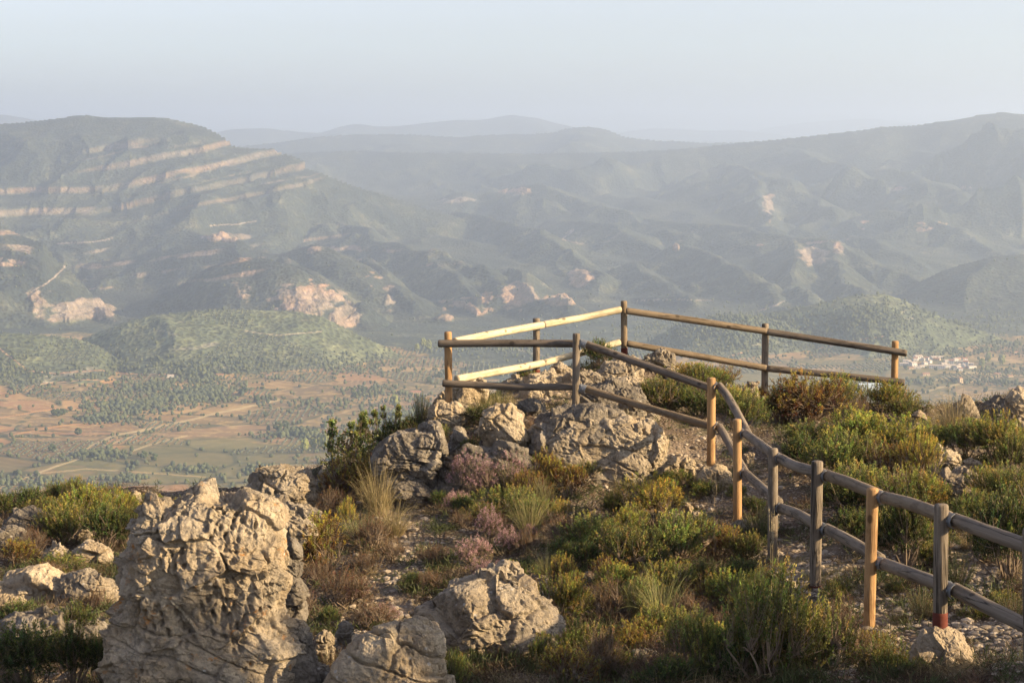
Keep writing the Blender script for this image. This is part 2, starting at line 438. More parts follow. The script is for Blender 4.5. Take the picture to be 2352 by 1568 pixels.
def strata(z, x, y, win, tt):
    """cut the tilted limestone beds into cliffs and ledges; returns new z and how much bare rock shows"""
    px, py = to_px(x, y, z)
    kind = np.array([KIND[h['k']] for h in HILLS] + [KIND[k_] for k_ in SPUR_KIND] + [-1])[win]
    rock = np.zeros(z.shape)
    def bed(mask, tilt, period, frac, phase, seed, keep, share=.40):
        nonlocal z, rock
        wob = 14 * noise2(x / 500.0, y / 500.0, seed) + 5 * noise2(x / 120.0, y / 120.0, seed + 1)
        s_ = z - tilt * x + wob - phase
        k = np.floor(s_ / period); f = s_ / period - k
        hsh = ((k * 0.6180339 + seed * 0.37) % 1.0)
        fr = frac * (0.45 + 1.1 * hsh)
        nf = np.where(f < 1 - fr, f / (1 - fr) * (1 - share), (1 - share) + (f - (1 - fr)) / fr * share)
        dz = (nf - f) * period
        br = sstep(keep, keep + 0.25, 0.5 + 0.6 * noise2(x / 260.0, s_ / 60.0, seed + 4) + 0.35 * noise2(x / 60.0, s_ / 30.0, seed + 5))
        w = mask * br
        z = z + dz * w
        e = 0.14
        rock = np.maximum(rock, w * sstep(1 - fr - e * .2, 1 - fr + e * .6, f) * sstep(1.0, 1 - e * .4, f) )
    left = (kind == 2)
    big = left & (y > 6000)
    m1 = big * sstep(120, 300, px) * sstep(760, 690, px) * sstep(315, 330, py + 0.0 * px) * sstep(520, 470, py + 0.18 * (px - 300))
    bed(m1, 0.235, 74.0, 0.15, 20.0, 3, 0.10)
    bed(m1, 0.235, 31.0, 0.12, 8.0, 5, 0.50, .25)
    m2 = big * sstep(260, 200, px) * sstep(395, 420, py) * sstep(520, 490, py)
    bed(m2, 0.05, 64.0, 0.16, 28.0, 9, 0.2)
    m3 = left * (y < 6500) * sstep(150, 260, px) * sstep(620, 590, px) * sstep(545, 560, py) * sstep(660, 630, py)
    bed(m3, 0.16, 38.0, 0.26, 0.0, 15, 0.38)
    m4 = left * (y < 5400) * sstep(170, 130, px) * sstep(525, 540, py) * sstep(640, 605, py)
    bed(m4, -0.12, 30.0, 0.38, 5.0, 21, 0.25)
    m5 = (kind == 3) * sstep(640, 700, px) * sstep(1100, 1040, px) * sstep(520, 560, py) * sstep(625, 600, py)
    bed(m5, 0.12, 34.0, 0.3, 0.0, 27, 0.5)
    # broken crags: gorge walls and buttresses
    crag = fbm2(x / 90.0, (z * 1.6 + y * .3) / 45.0, 4, 50)
    patches = [(480,600,560,28,1),(540,575,595,22,1),(185,720,85,60,.9),(230,700,55,45,.7),(90,700,40,55,.6),(710,690,95,42,1),(790,725,50,40,.9),(560,670,40,50,.6),(895,690,24,45,.8),
               (1060,720,60,48,.9),(1190,680,52,36,1.1),(1290,690,60,22,.8),(1330,640,42,32,.8),(1190,440,56,12,.8),(1050,462,60,12,.7),(1765,470,18,42,.66),(1870,588,50,32,.85),
               (1925,570,20,20,.8),(2060,438,26,20,.62),(2120,520,90,18,.4),(1985,505,40,20,.5),(2220,430,40,16,.4),(700,760,80,8,.6),(1300,655,60,25,.6),(1730,560,40,18,.3),
               (1120,700,30,60,.6),(860,640,30,20,.5),(970,610,60,16,.4),(1552,568,9,12,1.2),(1010,520,90,18,.35),(520,545,70,14,.9),(720,580,35,18,.6)]
    pm = np.zeros(z.shape)
    for cx, cy, rx, ry, w in patches:
        if rx > 500: continue
        pm = np.maximum(pm, w * np.exp(-(((px - cx) / rx) ** 2 + ((py - cy) / ry) ** 2) * 1.1))
    pm = pm * (win >= 0) * (kind < 5)
    hf = fbm2(x / 26.0, (z * 1.3 + y * .15) / 20.0, 3, 56)
    cr = sstep(0.44, 0.56, pm * .95 + crag * 0.40 + hf * .22)
    z = z + cr * (6.0 + 13.0 * crag + 7.0 * hf) * sstep(0.3, .8, pm)
    rock = np.maximum(rock, cr * 0.95)
    return z, rock, kind

def build_far():
    ain = np.linspace(-0.315, 0.315, 1500)
    aout = 0.315 + (np.linspace(0, 1, 60)[1:] ** 1.4) * 0.42
    a = np.concatenate([-aout[::-1], ain, aout])
    nfine = 2400
    yf = np.concatenate([np.linspace(900, 2100, 60, endpoint=False), 2100 * (32500 / 2100.0) ** np.linspace(0, 1, nfine - 60)])
    sub = a[::6]
    A, Y = np.meshgrid(sub, yf)
    Z, W, T, Z0 = far_height(A, Y)
    px, py = to_px(A * Y, Y, Z)
    # rows of every column are spread evenly over what is seen from the lookout
    dp = np.maximum(-np.diff(py, axis=0), 0)
    top = np.minimum.accumulate(py, axis=0)
    seen = (py[1:] <= top[:-1] + 6)
    wgt = dp * np.where(seen, 1.0, 0.12) + 0.010 + 30.0 * np.diff(yf)[:, None] / yf[1:, None] * 0.12
    ker = np.hanning(15); ker /= ker.sum()
    wp = np.pad(wgt, ((0, 0), (7, 7)), mode='edge')
    wgt = sum(ker[k] * wp[:, k:k + wgt.shape[1]] for k in range(15))
    cum = np.vstack([np.zeros(wgt.shape[1]), np.cumsum(wgt, 0)])
    cum /= cum[-1]
    NR = 1100
    q = np.linspace(0, 1, NR)
    ys = np.stack([np.interp(q, cum[:, j], yf) for j in range(cum.shape[1])], 1)
    Yg = np.stack([np.interp(a, sub, ys[r]) for r in range(NR)], 0)
    Ag = np.broadcast_to(a, Yg.shape).copy()
    Z, W, T, Z0 = far_height(Ag, Yg)
    X = Ag * Yg
    Z, rock, kind = strata(Z, X, Yg, W, T)
    col = far_color(X, Yg, Z, Z0, rock, kind, T)
    v = np.stack([X, Yg, Z], -1).reshape(-1, 3)
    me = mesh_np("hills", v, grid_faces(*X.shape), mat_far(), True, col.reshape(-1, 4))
    obj("hills", me, kind="structure")
    return a, Yg, Z, kind, rock, W

def field_warp(X, Y):
    return X + 40 * noise2(X / 300.0, Y / 300.0, 80), Y + 60 * noise2(X / 340.0, Y / 340.0, 81)

def far_color(X, Y, Z, Z0, rock, kind, T):
    c = np.zeros(X.shape + (4,))
    n1 = fbm2(X / 170.0, Y / 170.0, 4, 60); n2 = fbm2(X / 40.0, Y / 40.0, 3, 61)
    green = np.array([.050, .060, .036]); dark = np.array([.026, .036, .026]); dry = np.array([.125, .112, .078])
    olive = np.array([.085, .098, .045])
    m = sstep(-.5, .6, n1 + .5 * n2)[..., None]
    base = dark * (1 - m) + green * m
    k = sstep(.15, .75, n1 * .6 + n2 * .6 + .25 * (kind == 5) + .1 * (kind == 3))[..., None]
    base = base * (1 - k) + (olive * .6 + dry * .4) * k
    low = (kind == 5)[..., None]
    base = np.where(low, base * .6 + olive * .5, base)
    base = np.where((kind == 4)[..., None], base * .5 + dark * .5, base)
    # pale ledges on the low hills
    led = sstep(.35, .6, noise2(X / 150.0, (Z - .05 * X) / 9.0, 66) + .5 * noise2(X / 40.0, Z / 5.0, 67)) * (kind == 5)
    base = base * (1 - .5 * led[..., None]) + np.array([.26, .23, .17]) * .5 * led[..., None]
    rr = rock * (0.85 + 0.6 * noise2(X / 22.0, Z / 40.0, 70) + .4 * noise2(X / 60.0, Z / 10.0, 73))
    rr = (np.clip(rr, 0, 1) * np.where((kind == 2) & (Y > 6000), .62, 1.0))[..., None]
    warm = sstep(-.4, .5, noise2(X / 200.0, Z / 50.0, 71))[..., None]
    rc = np.array([.27, .22, .17]) * (1 - warm) + np.array([.38, .235, .145]) * warm
    base = base * (1 - rr) + rc * rr
    # the valley floor: parcels of red and brown soil, groves, scrub, banks between them
    px, py = to_px(X, Y, Z)
    fl = (kind < 0) & (Y > 1800) & (Y < 4250 + 250 * n1 - 1100 * np.exp(-((px - 1230) / 300) ** 2))
    wx, wy = field_warp(X, Y)
    f1, f2, idn, id2 = cells2(wx / 125.0, wy / 115.0, 82)
    g1, g2, idg, _ = cells2(wx / 75.0 + .3 * wy / 75.0, wy / 34.0, 83)
    big = fbm2(X / 500.0, Y / 700.0, 3, 84)
    px, py = to_px(X, Y, Z)
    red = np.exp(-(((px - 120) / 330) ** 2 + ((py - 940) / 90) ** 2)) + .6 * np.exp(-(((px - 450) / 250) ** 2 + ((py - 870) / 40) ** 2))
    pal = np.array([[.22,.13,.08],[.17,.115,.075],[.15,.11,.07],[.13,.098,.062],[.26,.185,.115],[.105,.092,.056],[.17,.13,.075],[.19,.12,.075]])
    pi = (idn * 8).astype(int) % 8
    soil = pal[pi]
    rd = (.75 * np.clip(red, 0, 1) * sstep(.35, .7, idn))[..., None]
    soil = soil * (1 - rd) + np.array([.30, .165, .092]) * rd
    stripe = (0.5 + 0.5 * np.sin((wx * np.cos(idn * 6) + wy * np.sin(idn * 6)) / 2.2)) * sstep(.4, .5, id2)
    soil = soil * (1 - .22 * stripe[..., None])
    scrub = .85 * sstep(.12, .45, big + .35 * n2 + .25 * (py < 900) - .35 * np.clip(red, 0, 1))[..., None]
    scr = (np.array([.060, .072, .036]) * (1 - m) + np.array([.12, .115, .062]) * m)
    soil = soil * (1 - scrub) + scr * scrub
    edge = sstep(.10, .03, f2 - f1)[..., None]
    soil = soil * (1 - edge) + np.array([.050, .055, .032]) * edge
    bank = (1.0 * sstep(.15, .05, g2 - g1) * (1 - scrub[..., 0]) * (Y > 2600))[..., None]
    soil = soil * (1 - .65 * bank) + np.array([.30, .22, .13]) * .65 * bank
    base = np.where(fl[..., None], soil, base)
    # roads and tracks: pale lines over the land given by points of the photograph
    px = px + 5 * noise2(X / 70.0, Y / 70.0, 91); py = py + 2.2 * noise2(X / 90.0, Y / 90.0, 92)
    for pts, w, cc in ROADS:
        dmin = np.full(X.shape, 1e9)
        for (x0, y0), (x1, y1) in zip(pts[:-1], pts[1:]):
            dx, dy = x1 - x0, y1 - y0
            bb = (px > min(x0, x1) - 14) & (px < max(x0, x1) + 14) & (py > min(y0, y1) - 14) & (py < max(y0, y1) + 14)
            if not bb.any(): continue
            qx, qy = px[bb], py[bb]
            t = np.clip(((qx - x0) * dx + (qy - y0) * dy) / (dx * dx + dy * dy), 0, 1)
            dd = np.hypot(qx - x0 - t * dx, (qy - y0 - t * dy))
            dmin[bb] = np.minimum(dmin[bb], dd)
        vis = .7 * sstep(w * .8, w * .3, dmin)[..., None]
        base = base * (1 - vis) + np.array(cc) * vis
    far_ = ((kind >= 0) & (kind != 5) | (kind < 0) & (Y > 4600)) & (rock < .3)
    base = np.where(far_[..., None], base * np.array([.80, .78, .86]), base)  # far land darkened and blued in its colour to deepen the shadowed look
    base = np.where(fl[..., None], base * np.array([1.08, 1.02, .72]), base)
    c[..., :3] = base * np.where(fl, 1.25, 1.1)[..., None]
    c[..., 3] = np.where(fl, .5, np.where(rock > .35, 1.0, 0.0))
    return c

PALE = (.36, .30, .22); RED = (.40, .22, .12)
ROADS = [
 ([(0,1120),(60,1095),(130,1070),(170,1058),(230,1030),(300,1004),(350,975),(365,955),(380,935)], 3.2, PALE),
 ([(200,1030),(260,1000),(340,985),(420,968),(480,952),(560,935),(640,918)], 4.2, PALE),
 ([(300,1035),(380,1010),(430,1000)], 2.5, PALE),
 ([(130,560),(200,556),(240,552),(262,545)], 2.0, PALE),
 ([(480,518),(540,515),(590,508)], 1.8, PALE),
 ([(70,670),(110,650),(150,612)], 3.0, PALE),
 ([(1300,535),(1320,527),(1290,550),(1340,560)], 2.0, PALE),
 ([(1740,715),(1790,698),(1800,692)], 2.4, PALE),
 ([(2060,910),(2100,905),(2160,890),(2230,876),(2300,862)], 3.0, PALE),
 ([(2352,862),(2230,856),(2150,872)], 2.6, PALE),
 ([(1440,880),(1500,865),(1560,850),(1600,830),(1660,820),(1720,805)], 2.0, RED),
 ([(1880,800),(1930,790),(1990,778),(2030,772)], 3.0, RED),
 ([(0,800),(60,850),(130,858),(230,850),(300,858),(420,862)], 2.0, RED),
 ([(0,905),(100,880),(200,872),(330,880),(420,900)], 2.0, RED),
 ([(0,960),(80,945),(180,935),(260,930)], 2.4, RED),
 ([(20,1000),(100,985),(160,975),(240,972)], 2.4, RED),
 ([(60,1090),(200,1075),(330,1085),(470,1095)], 2.0, (.33, .25, .16)),
 ([(560,760),(640,770),(740,760)], 1.6, PALE),
 ([(1120,790),(1180,800),(1240,815),(1300,825)], 1.6, PALE),
 ([(1460,690),(1560,688),(1640,690)], 1.6, PALE),
]

def mat_far():
    m = NT("hillside")
    co = m.coord()
    base = m.attr("tint")
    al = m.attr("tint", 'Alpha')               # 0 scrub, 0.5 field, 1 rock
    fld = m.ramp(al, [(.25, 0.0), (.45, 1.0), (.55, 1.0), (.75, 0.0)])
    rock = m.ramp(al, [(.6, 0.0), (.95, 1.0)])
    sp = m.voro(co, 0.10)                     # tree-sized speckle of the scrub
    sp2 = m.noise(co, 0.02, 5, .65)
    spk = m.ramp(sp, [(.0, .45), (.45, 1.0), (.8, 1.6)])
    v = m.math('MULTIPLY', spk, m.ramp(sp2, [(.3, .7), (.7, 1.3)]))
    fn = m.ramp(m.noise(co, 0.045, 6, .7), [(.3, .75), (.7, 1.2)])
    rk = m.noise(m.mapv(co, (1, 1, .45)), 0.05, 6, .75)
    rkf = m.ramp(rk, [(.35, .5), (.6, 1.2)])
    f = m.n("ShaderNodeMix", data_type='FLOAT')
    m.set(f.inputs[0], rock); m.set(f.inputs[2], v); m.set(f.inputs[3], rkf)
    g = m.n("ShaderNodeMix", data_type='FLOAT')
    m.set(g.inputs[0], fld); m.set(g.inputs[2], f.outputs[0]); m.set(g.inputs[3], fn)
    col = m.mix(1.0, base, g.outputs[0], 'MULTIPLY')
    h1 = m.n("ShaderNodeBump"); h1.inputs['Distance'].default_value = 6.0
    m.set(h1.inputs['Height'], sp); m.set(h1.inputs['Strength'], m.math('MULTIPLY', m.math('SUBTRACT', 1.0, fld), .6))
    h2 = m.n("ShaderNodeBump"); h2.inputs['Distance'].default_value = 8.0
    m.set(h2.inputs['Height'], rk); m.set(h2.inputs['Strength'], m.math('MULTIPLY', rock, .6)); m.set(h2.inputs['Normal'], h1.outputs[0])
    return m.done(col, h2.outputs[0], .95)

FA, FY, FZ, FK, FROCK, FW = build_far()

def far_z(x, y):
    """height of the built far land at given points"""
    a = np.asarray(x) / np.asarray(y)
    out = np.zeros(len(a))
    for i in range(len(a)):
        j = int(np.clip(np.searchsorted(FA, a[i]), 1, len(FA) - 1))
        w = (a[i] - FA[j - 1]) / (FA[j] - FA[j - 1])
        z0 = np.interp(y[i], FY[:, j - 1], FZ[:, j - 1]); z1 = np.interp(y[i], FY[:, j], FZ[:, j])
        out[i] = z0 * (1 - w) + z1 * w
    return out

def far_hit(px, py, ymin=1500.0):
    """first point of the far land seen through a point of the photograph"""
    a, s = ray(px, py)
    j = int(np.clip(np.searchsorted(FA, a), 0, len(FA) - 1))
    zr = CAMZ + s * FY[:, j]
    k = np.where((FZ[:, j] >= zr) & (FY[:, j] > ymin))[0]
    if not len(k): return None
    k = k[0]
    return np.array([a * FY[k, j], FY[k, j], FZ[k, j]]), k, j
# ------------------------------------------------------------------ the knoll under the lookout
CTRL = [(1030,934,22.6),(1232,868,25.0),(1433,816,25.6),(1758,915,25.6),(2055,930,25.2),(1323,950,22.1),(1634,1092,21.0),(1694,1205,19.1),
 (1775,1297,16.8),(1875,1354,15.0),(2002,1440,13.7),(2160,1575,11.6),(2366,1560,11.0),
 (100,1135,24.0),(300,1168,22.4),(450,1192,21.2),(-100,1150,24),(100,1400,17),(0,1500,15),(300,1300,19),(-200,1400,16),(600,1180,20.9),(750,1100,22.4),(850,1250,18.5),
 (950,1150,20.6),(900,1400,16),(700,1568,12.9),(1200,1300,17),(1200,1568,12.6),(1600,1310,16.4),(1600,1568,12.3),(1900,1568,11.7),(2300,1600,10.8),
 (1200,1105,20.4),(1120,960,22.5),(1500,1000,22.4),(1500,1105,20.6),(1480,835,25.5),(1600,885,25.3),(1700,965,24),(1850,1005,22),(2000,945,25),
 (2150,955,24.6),(2352,905,24.6),(2260,1010,22),(2150,1160,18),(2352,1210,16),(1950,1160,18.3),(2600,1000,22),(2600,1400,13),(400,1568,13.2),(150,1600,13),
 (2150,946,26),(2250,936,25.8),(2352,918,25.4),(1900,932,26.4),(1600,872,26.8),(2550,925,25.4),(100,1130,24.8),(0,1147,24.8),(1300,868,26),(1050,950,24.3),(870,1120,21.3),(1800,1180,18.6),(1720,1080,21)]
_cp = np.array([at(*c) for c in CTRL])
_cp = np.vstack([_cp, [[-3, 7, -.2], [0, 6, .0], [3, 6, .3], [-6, 8, -.6], [6, 8, .4]]])
def _tps_fit(p):
    n = len(p)
    r = np.hypot(p[:, None, 0] - p[None, :, 0], p[:, None, 1] - p[None, :, 1])
    K = np.where(r > 0, r * r * np.log(np.maximum(r, 1e-9)), 0) + 0.35 * np.eye(n)
    P = np.column_stack([np.ones(n), p[:, 0], p[:, 1]])
    A = np.block([[K, P], [P.T, np.zeros((3, 3))]])
    w = np.linalg.solve(A, np.concatenate([p[:, 2], np.zeros(3)]))
    return w
_tw = _tps_fit(_cp)
def _tps(x, y):
    z = _tw[-3] + _tw[-2] * x + _tw[-1] * y
    for (cx, cy, _), w in zip(_cp, _tw[:-3]):
        r2 = (x - cx) ** 2 + (y - cy) ** 2
        z = z + w * 0.5 * r2 * np.log(np.maximum(r2, 1e-12))
    return z
EDGE = np.array([(-600,25.5),(0,24.8),(320,23.9),(560,22.9),(680,23.0),(760,23.2),(900,23.4),(970,23.8),(1050,24.8),(1230,26.2),(1450,26.8),(1750,27.0),(2050,26.6),(2200,26.2),(2400,25.6),(2900,26)], float)
_ea, _ = ray(EDGE[:, 0], np.full(len(EDGE), 1000.0))
def ground_z(x, y, fine=True):
    x = np.asarray(x, float); y = np.asarray(y, float)
    a = x / np.maximum(y, 1.0)
    e = np.interp(a, _ea, EDGE[:, 1]) + .35 * noise2(x / 1.3, y / 1.3, 200)
    yy = np.minimum(y, e + .2)
    z = _tps(a * yy, yy)
    z = np.where(y < 9.5, np.minimum(z, 0.6), z)
    out = np.clip(y - e, 0, None)
    z = z - np.minimum(out * 1.35 + .6 * np.minimum(out, 1.0), 9 + (out * .62)) 
    z = z + 0.07 * fbm2(x / 1.1, y / 1.1, 4, 201) + np.clip(out, 0, 20) * .12 * fbm2(x / 6.0, y / 6.0, 4, 204)
    if fine:
        rk = sstep(.1, .5, noise2(x / 1.7 + 8, y / 1.7, 205))
        z = z + rk * .055 * ridged2(x / .35, y / .35, 4, 206) + .012 * fbm2(x / .09, y / .09, 2, 207)
    return np.maximum(z, -470.0)

def ground_hit(px, py, dmin=9.0, dmax=27.5):
    a, s = ray(px, py)
    d = np.linspace(dmin, dmax, 500)
    z = ground_z(a * d, d, False)
    k = np.where(z >= CAMZ + s * d)[0]
    i = k[0] if len(k) else len(d) - 1
    return np.array([a * d[i], d[i], z[i]])

def mat_ground():
    m = NT("stony_soil")
    co = m.coord()
    n1 = m.noise(co, 1.1, 5, .6)
    n2 = m.noise(co, 9.0, 5, .7)
    v = m.voro(m.mapv(co, (1, 1, 1)), 26.0)
    vc = m.voro(co, 26.0, out='Color')
    soil = m.mix(n2, (.032, .021, .014), (.105, .073, .049))
    soil = m.mix(m.attr('worn'), soil, m.mix(n2, (.15, .108, .072), (.30, .235, .17)))
    stone = m.mix(m.ramp(vc, [(0, 0.0), (1, 1.0)]), (.13, .105, .08), (.30, .25, .19))
    f = m.math('MULTIPLY', m.ramp(v, [(.36, 1.0), (.5, 0.0)]), m.ramp(n1, [(.36, .25), (.6, 1.0)]))
    col = m.mix(f, soil, stone)
    mossy = m.ramp(m.noise(co, 2.3, 4, .6), [(.5, 0.0), (.62, 1.0)])
    col = m.mix(m.math('MULTIPLY', mossy, .55), col, (.055, .062, .026))
    h = m.bump(v, .9, .02)
    h = m.bump(n2, .6, .03, h)
    return m.done(col, h, .95)

def cover_mask(px, py):
    m = np.full(px.shape, .05)
    for cx, cy, rx, ry, w in [(930,1220,55,90,1.0),(900,1400,60,120,.9),(960,1150,50,30,.8),(1560,1040,120,40,.9),(1720,1120,120,60,.8),(1840,1290,110,50,1.0),(2230,1330,90,70,.9),(2300,1480,150,90,.9),
                              (2100,1500,160,50,.7),(1740,930,60,50,.9),(1330,900,190,30,.8),(2010,1430,160,80,.7),(1900,1360,120,60,.7),(1440,1090,120,30,.6),(1640,1000,60,60,.7),(2180,1020,80,40,.6),(180,1430,90,40,.7),
                              (1150,945,120,40,.6),(1830,1010,70,30,.7)]:
        m = np.maximum(m, w * np.exp(-(((px - cx) / rx) ** 2 + ((py - cy) / ry) ** 2)))
    return m

def build_ground():
    ain = np.linspace(-.305, .305, 820)
    aout = .305 + (np.linspace(0, 1, 50)[1:] ** 1.3) * .9
    a = np.concatenate([-aout[::-1], ain, aout])
    q = np.linspace(0, 1, 760)
    y1 = 1 / (1 / 7.0 + (1 / 27.5 - 1 / 7.0) * q)
    y2 = 27.5 * (1000 / 27.5) ** np.linspace(0, 1, 170)[1:]
    y = np.concatenate([[.5, 2, 4, 5.5], y1, y2])
    A, Y = np.meshgrid(a, y)
    X = A * Y
    Z = ground_z(X, Y)
    px, py = to_px(X, np.maximum(Y, 2), Z)
    worn = np.where((Y > 9) & (Y < 28), cover_mask(px, py), .05)
    worn = np.clip(worn + .35 * fbm2(X / .5, Y / .5, 3, 44) * (worn > .06), 0, 1)
    me = mesh_np("ground", np.stack([X, Y, Z], -1).reshape(-1, 3), grid_faces(*X.shape), mat_ground(), True, np.repeat(worn.reshape(-1, 1), 3, 1), "worn")
    obj("ground", me, kind="structure")
    # the ground goes on behind the camera
    xs = np.linspace(-40, 40, 60); ys = np.linspace(-60, .5, 40)
    X, Y = np.meshgrid(xs, ys)
    Z = .55 + .3 * fbm2(X / 6, Y / 6, 3, 209) - .004 * (X ** 2) - .35 * sstep(-3, .5, Y)
    me = mesh_np("ground", np.stack([X, Y, Z], -1).reshape(-1, 3), grid_faces(*X.shape), bpy.data.materials["stony_soil"])
    obj("ground", me, kind="structure")
build_ground()
# ------------------------------------------------------------------ limestone
def mat_rock(name="limestone", grey=.5, tone=1.0, lichen=.0):
    m = NT(name)
    co = m.coord()
    rnd = m.n("ShaderNodeObjectInfo").outputs['Random']
    off = m.n("ShaderNodeVectorMath", operation='ADD'); m.set(off.inputs[0], co)
    cx = m.n("ShaderNodeCombineXYZ"); m.set(cx.inputs[0], m.math('MULTIPLY', rnd, 37.0)); m.set(cx.inputs[1], m.math('MULTIPLY', rnd, 11.0))
    m.set(off.inputs[1], cx.outputs[0]); co = off.outputs[0]
    big = m.noise(co, 2.2, 5, .62)
    mid = m.noise(co, 9.0, 6, .68)
    fine = m.noise(co, 48.0, 5, .7)
    warm = m.mix(m.ramp(m.noise(co, 3.1, 3), [(.35, 0.0), (.65, 1.0)]), *[tuple(tone * (a_ * (1 - .75 * grey) + b_ * .75 * grey) for a_, b_ in zip(p_, q_)) for p_, q_ in (((.36, .275, .17), (.21, .188, .155)), ((.48, .40, .285), (.33, .30, .26)))])
    g = m.mix(mid, (.085 * tone, .075 * tone, .062 * tone), (.25 * tone, .215 * tone, .175 * tone))
    f = m.ramp(m.math('ADD', m.math('MULTIPLY', big, .6), m.math('MULTIPLY', mid, .4)), [(.5 - .12 + .1 * (grey - .5), 1.0), (.5 + .06 + .1 * (grey - .5), 0.0)])
    col = m.mix(m.math('MULTIPLY', f, .55 + .5 * grey), warm, g)
    dark = m.ramp(m.noise(co, 17.0, 5, .75), [(.50, 0.0), (.66, 1.0)])
    col = m.mix(m.math('MULTIPLY', dark, .6), col, (.085, .078, .068))
    blk = m.math('MULTIPLY', m.ramp(m.noise(co, 1.4, 5, .7), [(.50, 0.0), (.62, 1.0)]), m.ramp(mid, [(.35, 1.0), (.6, .2)]))
    col = m.mix(m.math('MULTIPLY', blk, .3 + .4 * grey), col, (.11, .105, .095))
    white = m.ramp(m.voro(co, 13.0), [(.12, 1.0), (.2, 0.0)])
    white = m.math('MULTIPLY', white, m.ramp(m.noise(co, 2.6, 2), [(.52, 0.0), (.6, 1.0)]))
    col = m.mix(m.math('MULTIPLY', white, .7), col, (.52, .50, .46))
    if lichen > 0:
        l = m.ramp(m.noise(co, 7.0, 5, .7), [(.66 - .06 * lichen, 0.0), (.70, 1.0)])
        col = m.mix(l, col, (.46, .20, .035))
    col = m.mix(m.ramp(fine, [(.3, .35), (.7, 0.0)]), col, (.09, .08, .065))
    h = m.bump(mid, .8, .05)
    h = m.bump(fine, .9, .02, h)
    pits = m.voro(co, 30.0)
    h = m.bump(pits, .35, .02, h)
    return m.done(col, h, .93)
ROCK = mat_rock("limestone", .42)
ROCK_GREY = mat_rock("grey_limestone", .95, .88)
ROCK_PALE = mat_rock("pale_limestone", .08, 1.12)
ROCK_LICHEN = mat_rock("limestone_with_lichen", .25, 1.12, 1.0)

def rock_surface(prof, depth, thick, nu, nv, seed, amp, pits, cracks, sink=.25, round_=.55, cuts=8):
    """prof: (photo y, left x, right x) from the top down; a closed body with real thickness.
    Every horizontal slice is a rounded oval; the surface is then broken by cracks, lumps and pits."""
    prof = np.array(prof, float)
    t = np.linspace(0, 1, nv)
    k = np.linspace(0, len(prof) - 1, nv)
    i0 = np.linspace(0, 1, len(prof))
    py = np.interp(t, i0, prof[:, 0]); xl = np.interp(t, i0, prof[:, 1]); xr = np.interp(t, i0, prof[:, 2])
    sm = np.hanning(max(3, nv // (len(prof) * 2) * 2 + 1)); sm /= sm.sum()
    p = len(sm) // 2
    f = lambda q: np.convolve(np.pad(q, p, mode='edge'), sm, 'valid')
    py, xl, xr = f(py), f(xl), f(xr)
    L = at(xl, py, depth); R = at(xr, py, depth)
    cx = (L[0] + R[0]) / 2; hw = (R[0] - L[0]) / 2; z = L[2]
    hw = np.maximum(hw, .004)
    hmax = hw.max()
    hd = thick * (hw / hmax) ** .8 * hmax
    th = np.linspace(0, 2 * math.pi, nu, endpoint=False)
    c, s = np.cos(th), np.sin(th)
    cc = np.sign(c) * np.abs(c) ** round_ * 1.0; ss = np.sign(s) * np.abs(s) ** round_
    cc = c * .5 + cc * .5; ss = s * .5 + ss * .5
    X = cx[:, None] + hw[:, None] * cc[None, :]
    Y = depth + hd[:, None] * ss[None, :] + 0 * X
    Z = z[:, None] + 0 * X
    Z[-1] -= sink
    kc = np.cos(np.linspace(0, math.pi / 2, 9)[1:-1])[::-1]; ks = np.sin(np.linspace(0, math.pi / 2, 9)[1:-1])[::-1]
    mx, my = X[0].mean(), Y[0].mean()
    X = np.vstack([mx + (X[0] - mx)[None] * kc[:, None], X]); Y = np.vstack([my + (Y[0] - my)[None] * kc[:, None], Y])
    Z = np.vstack([Z[:1] + .35 * min(hw[0], .12) * ks[:, None], Z]); nv = nv + len(kc)
    top = np.array([[mx, my, Z[0].mean() + .002]]); bot = np.array([[X[-1].mean(), Y[-1].mean(), Z[-1].mean() - .02]])
    V = np.vstack([np.stack([X, Y, Z], -1).reshape(-1, 3), top, bot])
    n = nu * nv
    F = []
    idx = np.arange(n).reshape(nv, nu)
    nx = np.roll(idx, -1, axis=1)
    q = np.stack([idx[:-1], idx[1:], nx[1:], nx[:-1]], -1).reshape(-1, 4)
    tcap = np.stack([np.full(nu, n), idx[0], nx[0], nx[0]], -1)
    bcap = np.stack([np.full(nu, n + 1), nx[-1], idx[-1], idx[-1]], -1)
    tri = np.vstack([q[:, [0, 1, 2]], q[:, [0, 2, 3]], tcap[:, :3], bcap[:, :3]])
    rg = np.random.default_rng(seed * 7 + 1)          # flat fracture faces cut from the body
    cen = V.mean(0)
    for _ in range(0 if pits > 1.2 else cuts):
        nn = rg.normal(size=3); nn[2] = abs(nn[2]) * (.12 if pits > 1.2 else .7); nn /= np.linalg.norm(nn)
        pr = (V - cen) @ nn
        ex = pr - np.quantile(pr, .995) * rg.uniform(.80, .97)
        if pits > 1.2: ex = ex - .05 * abs(np.quantile(pr, .995))
        V = V - nn[None] * (np.clip(ex, 0, None) * .8)[:, None]
    nrm = vnormals(V, tri)
    V = rock_displace(V, nrm, seed, amp, pits, cracks)
    V[:, 1] += 0
    return V, tri

def vnormals(V, tri):
    a, b, c = V[tri[:, 0]], V[tri[:, 1]], V[tri[:, 2]]
    fn = np.cross(b - a, c - a)
    N = np.zeros_like(V)
    for k in range(3):
        for ax in range(3):
            N[:, ax] += np.bincount(tri[:, k], weights=fn[:, ax], minlength=len(V))
    return N / np.maximum(np.linalg.norm(N, axis=1), 1e-9)[:, None]

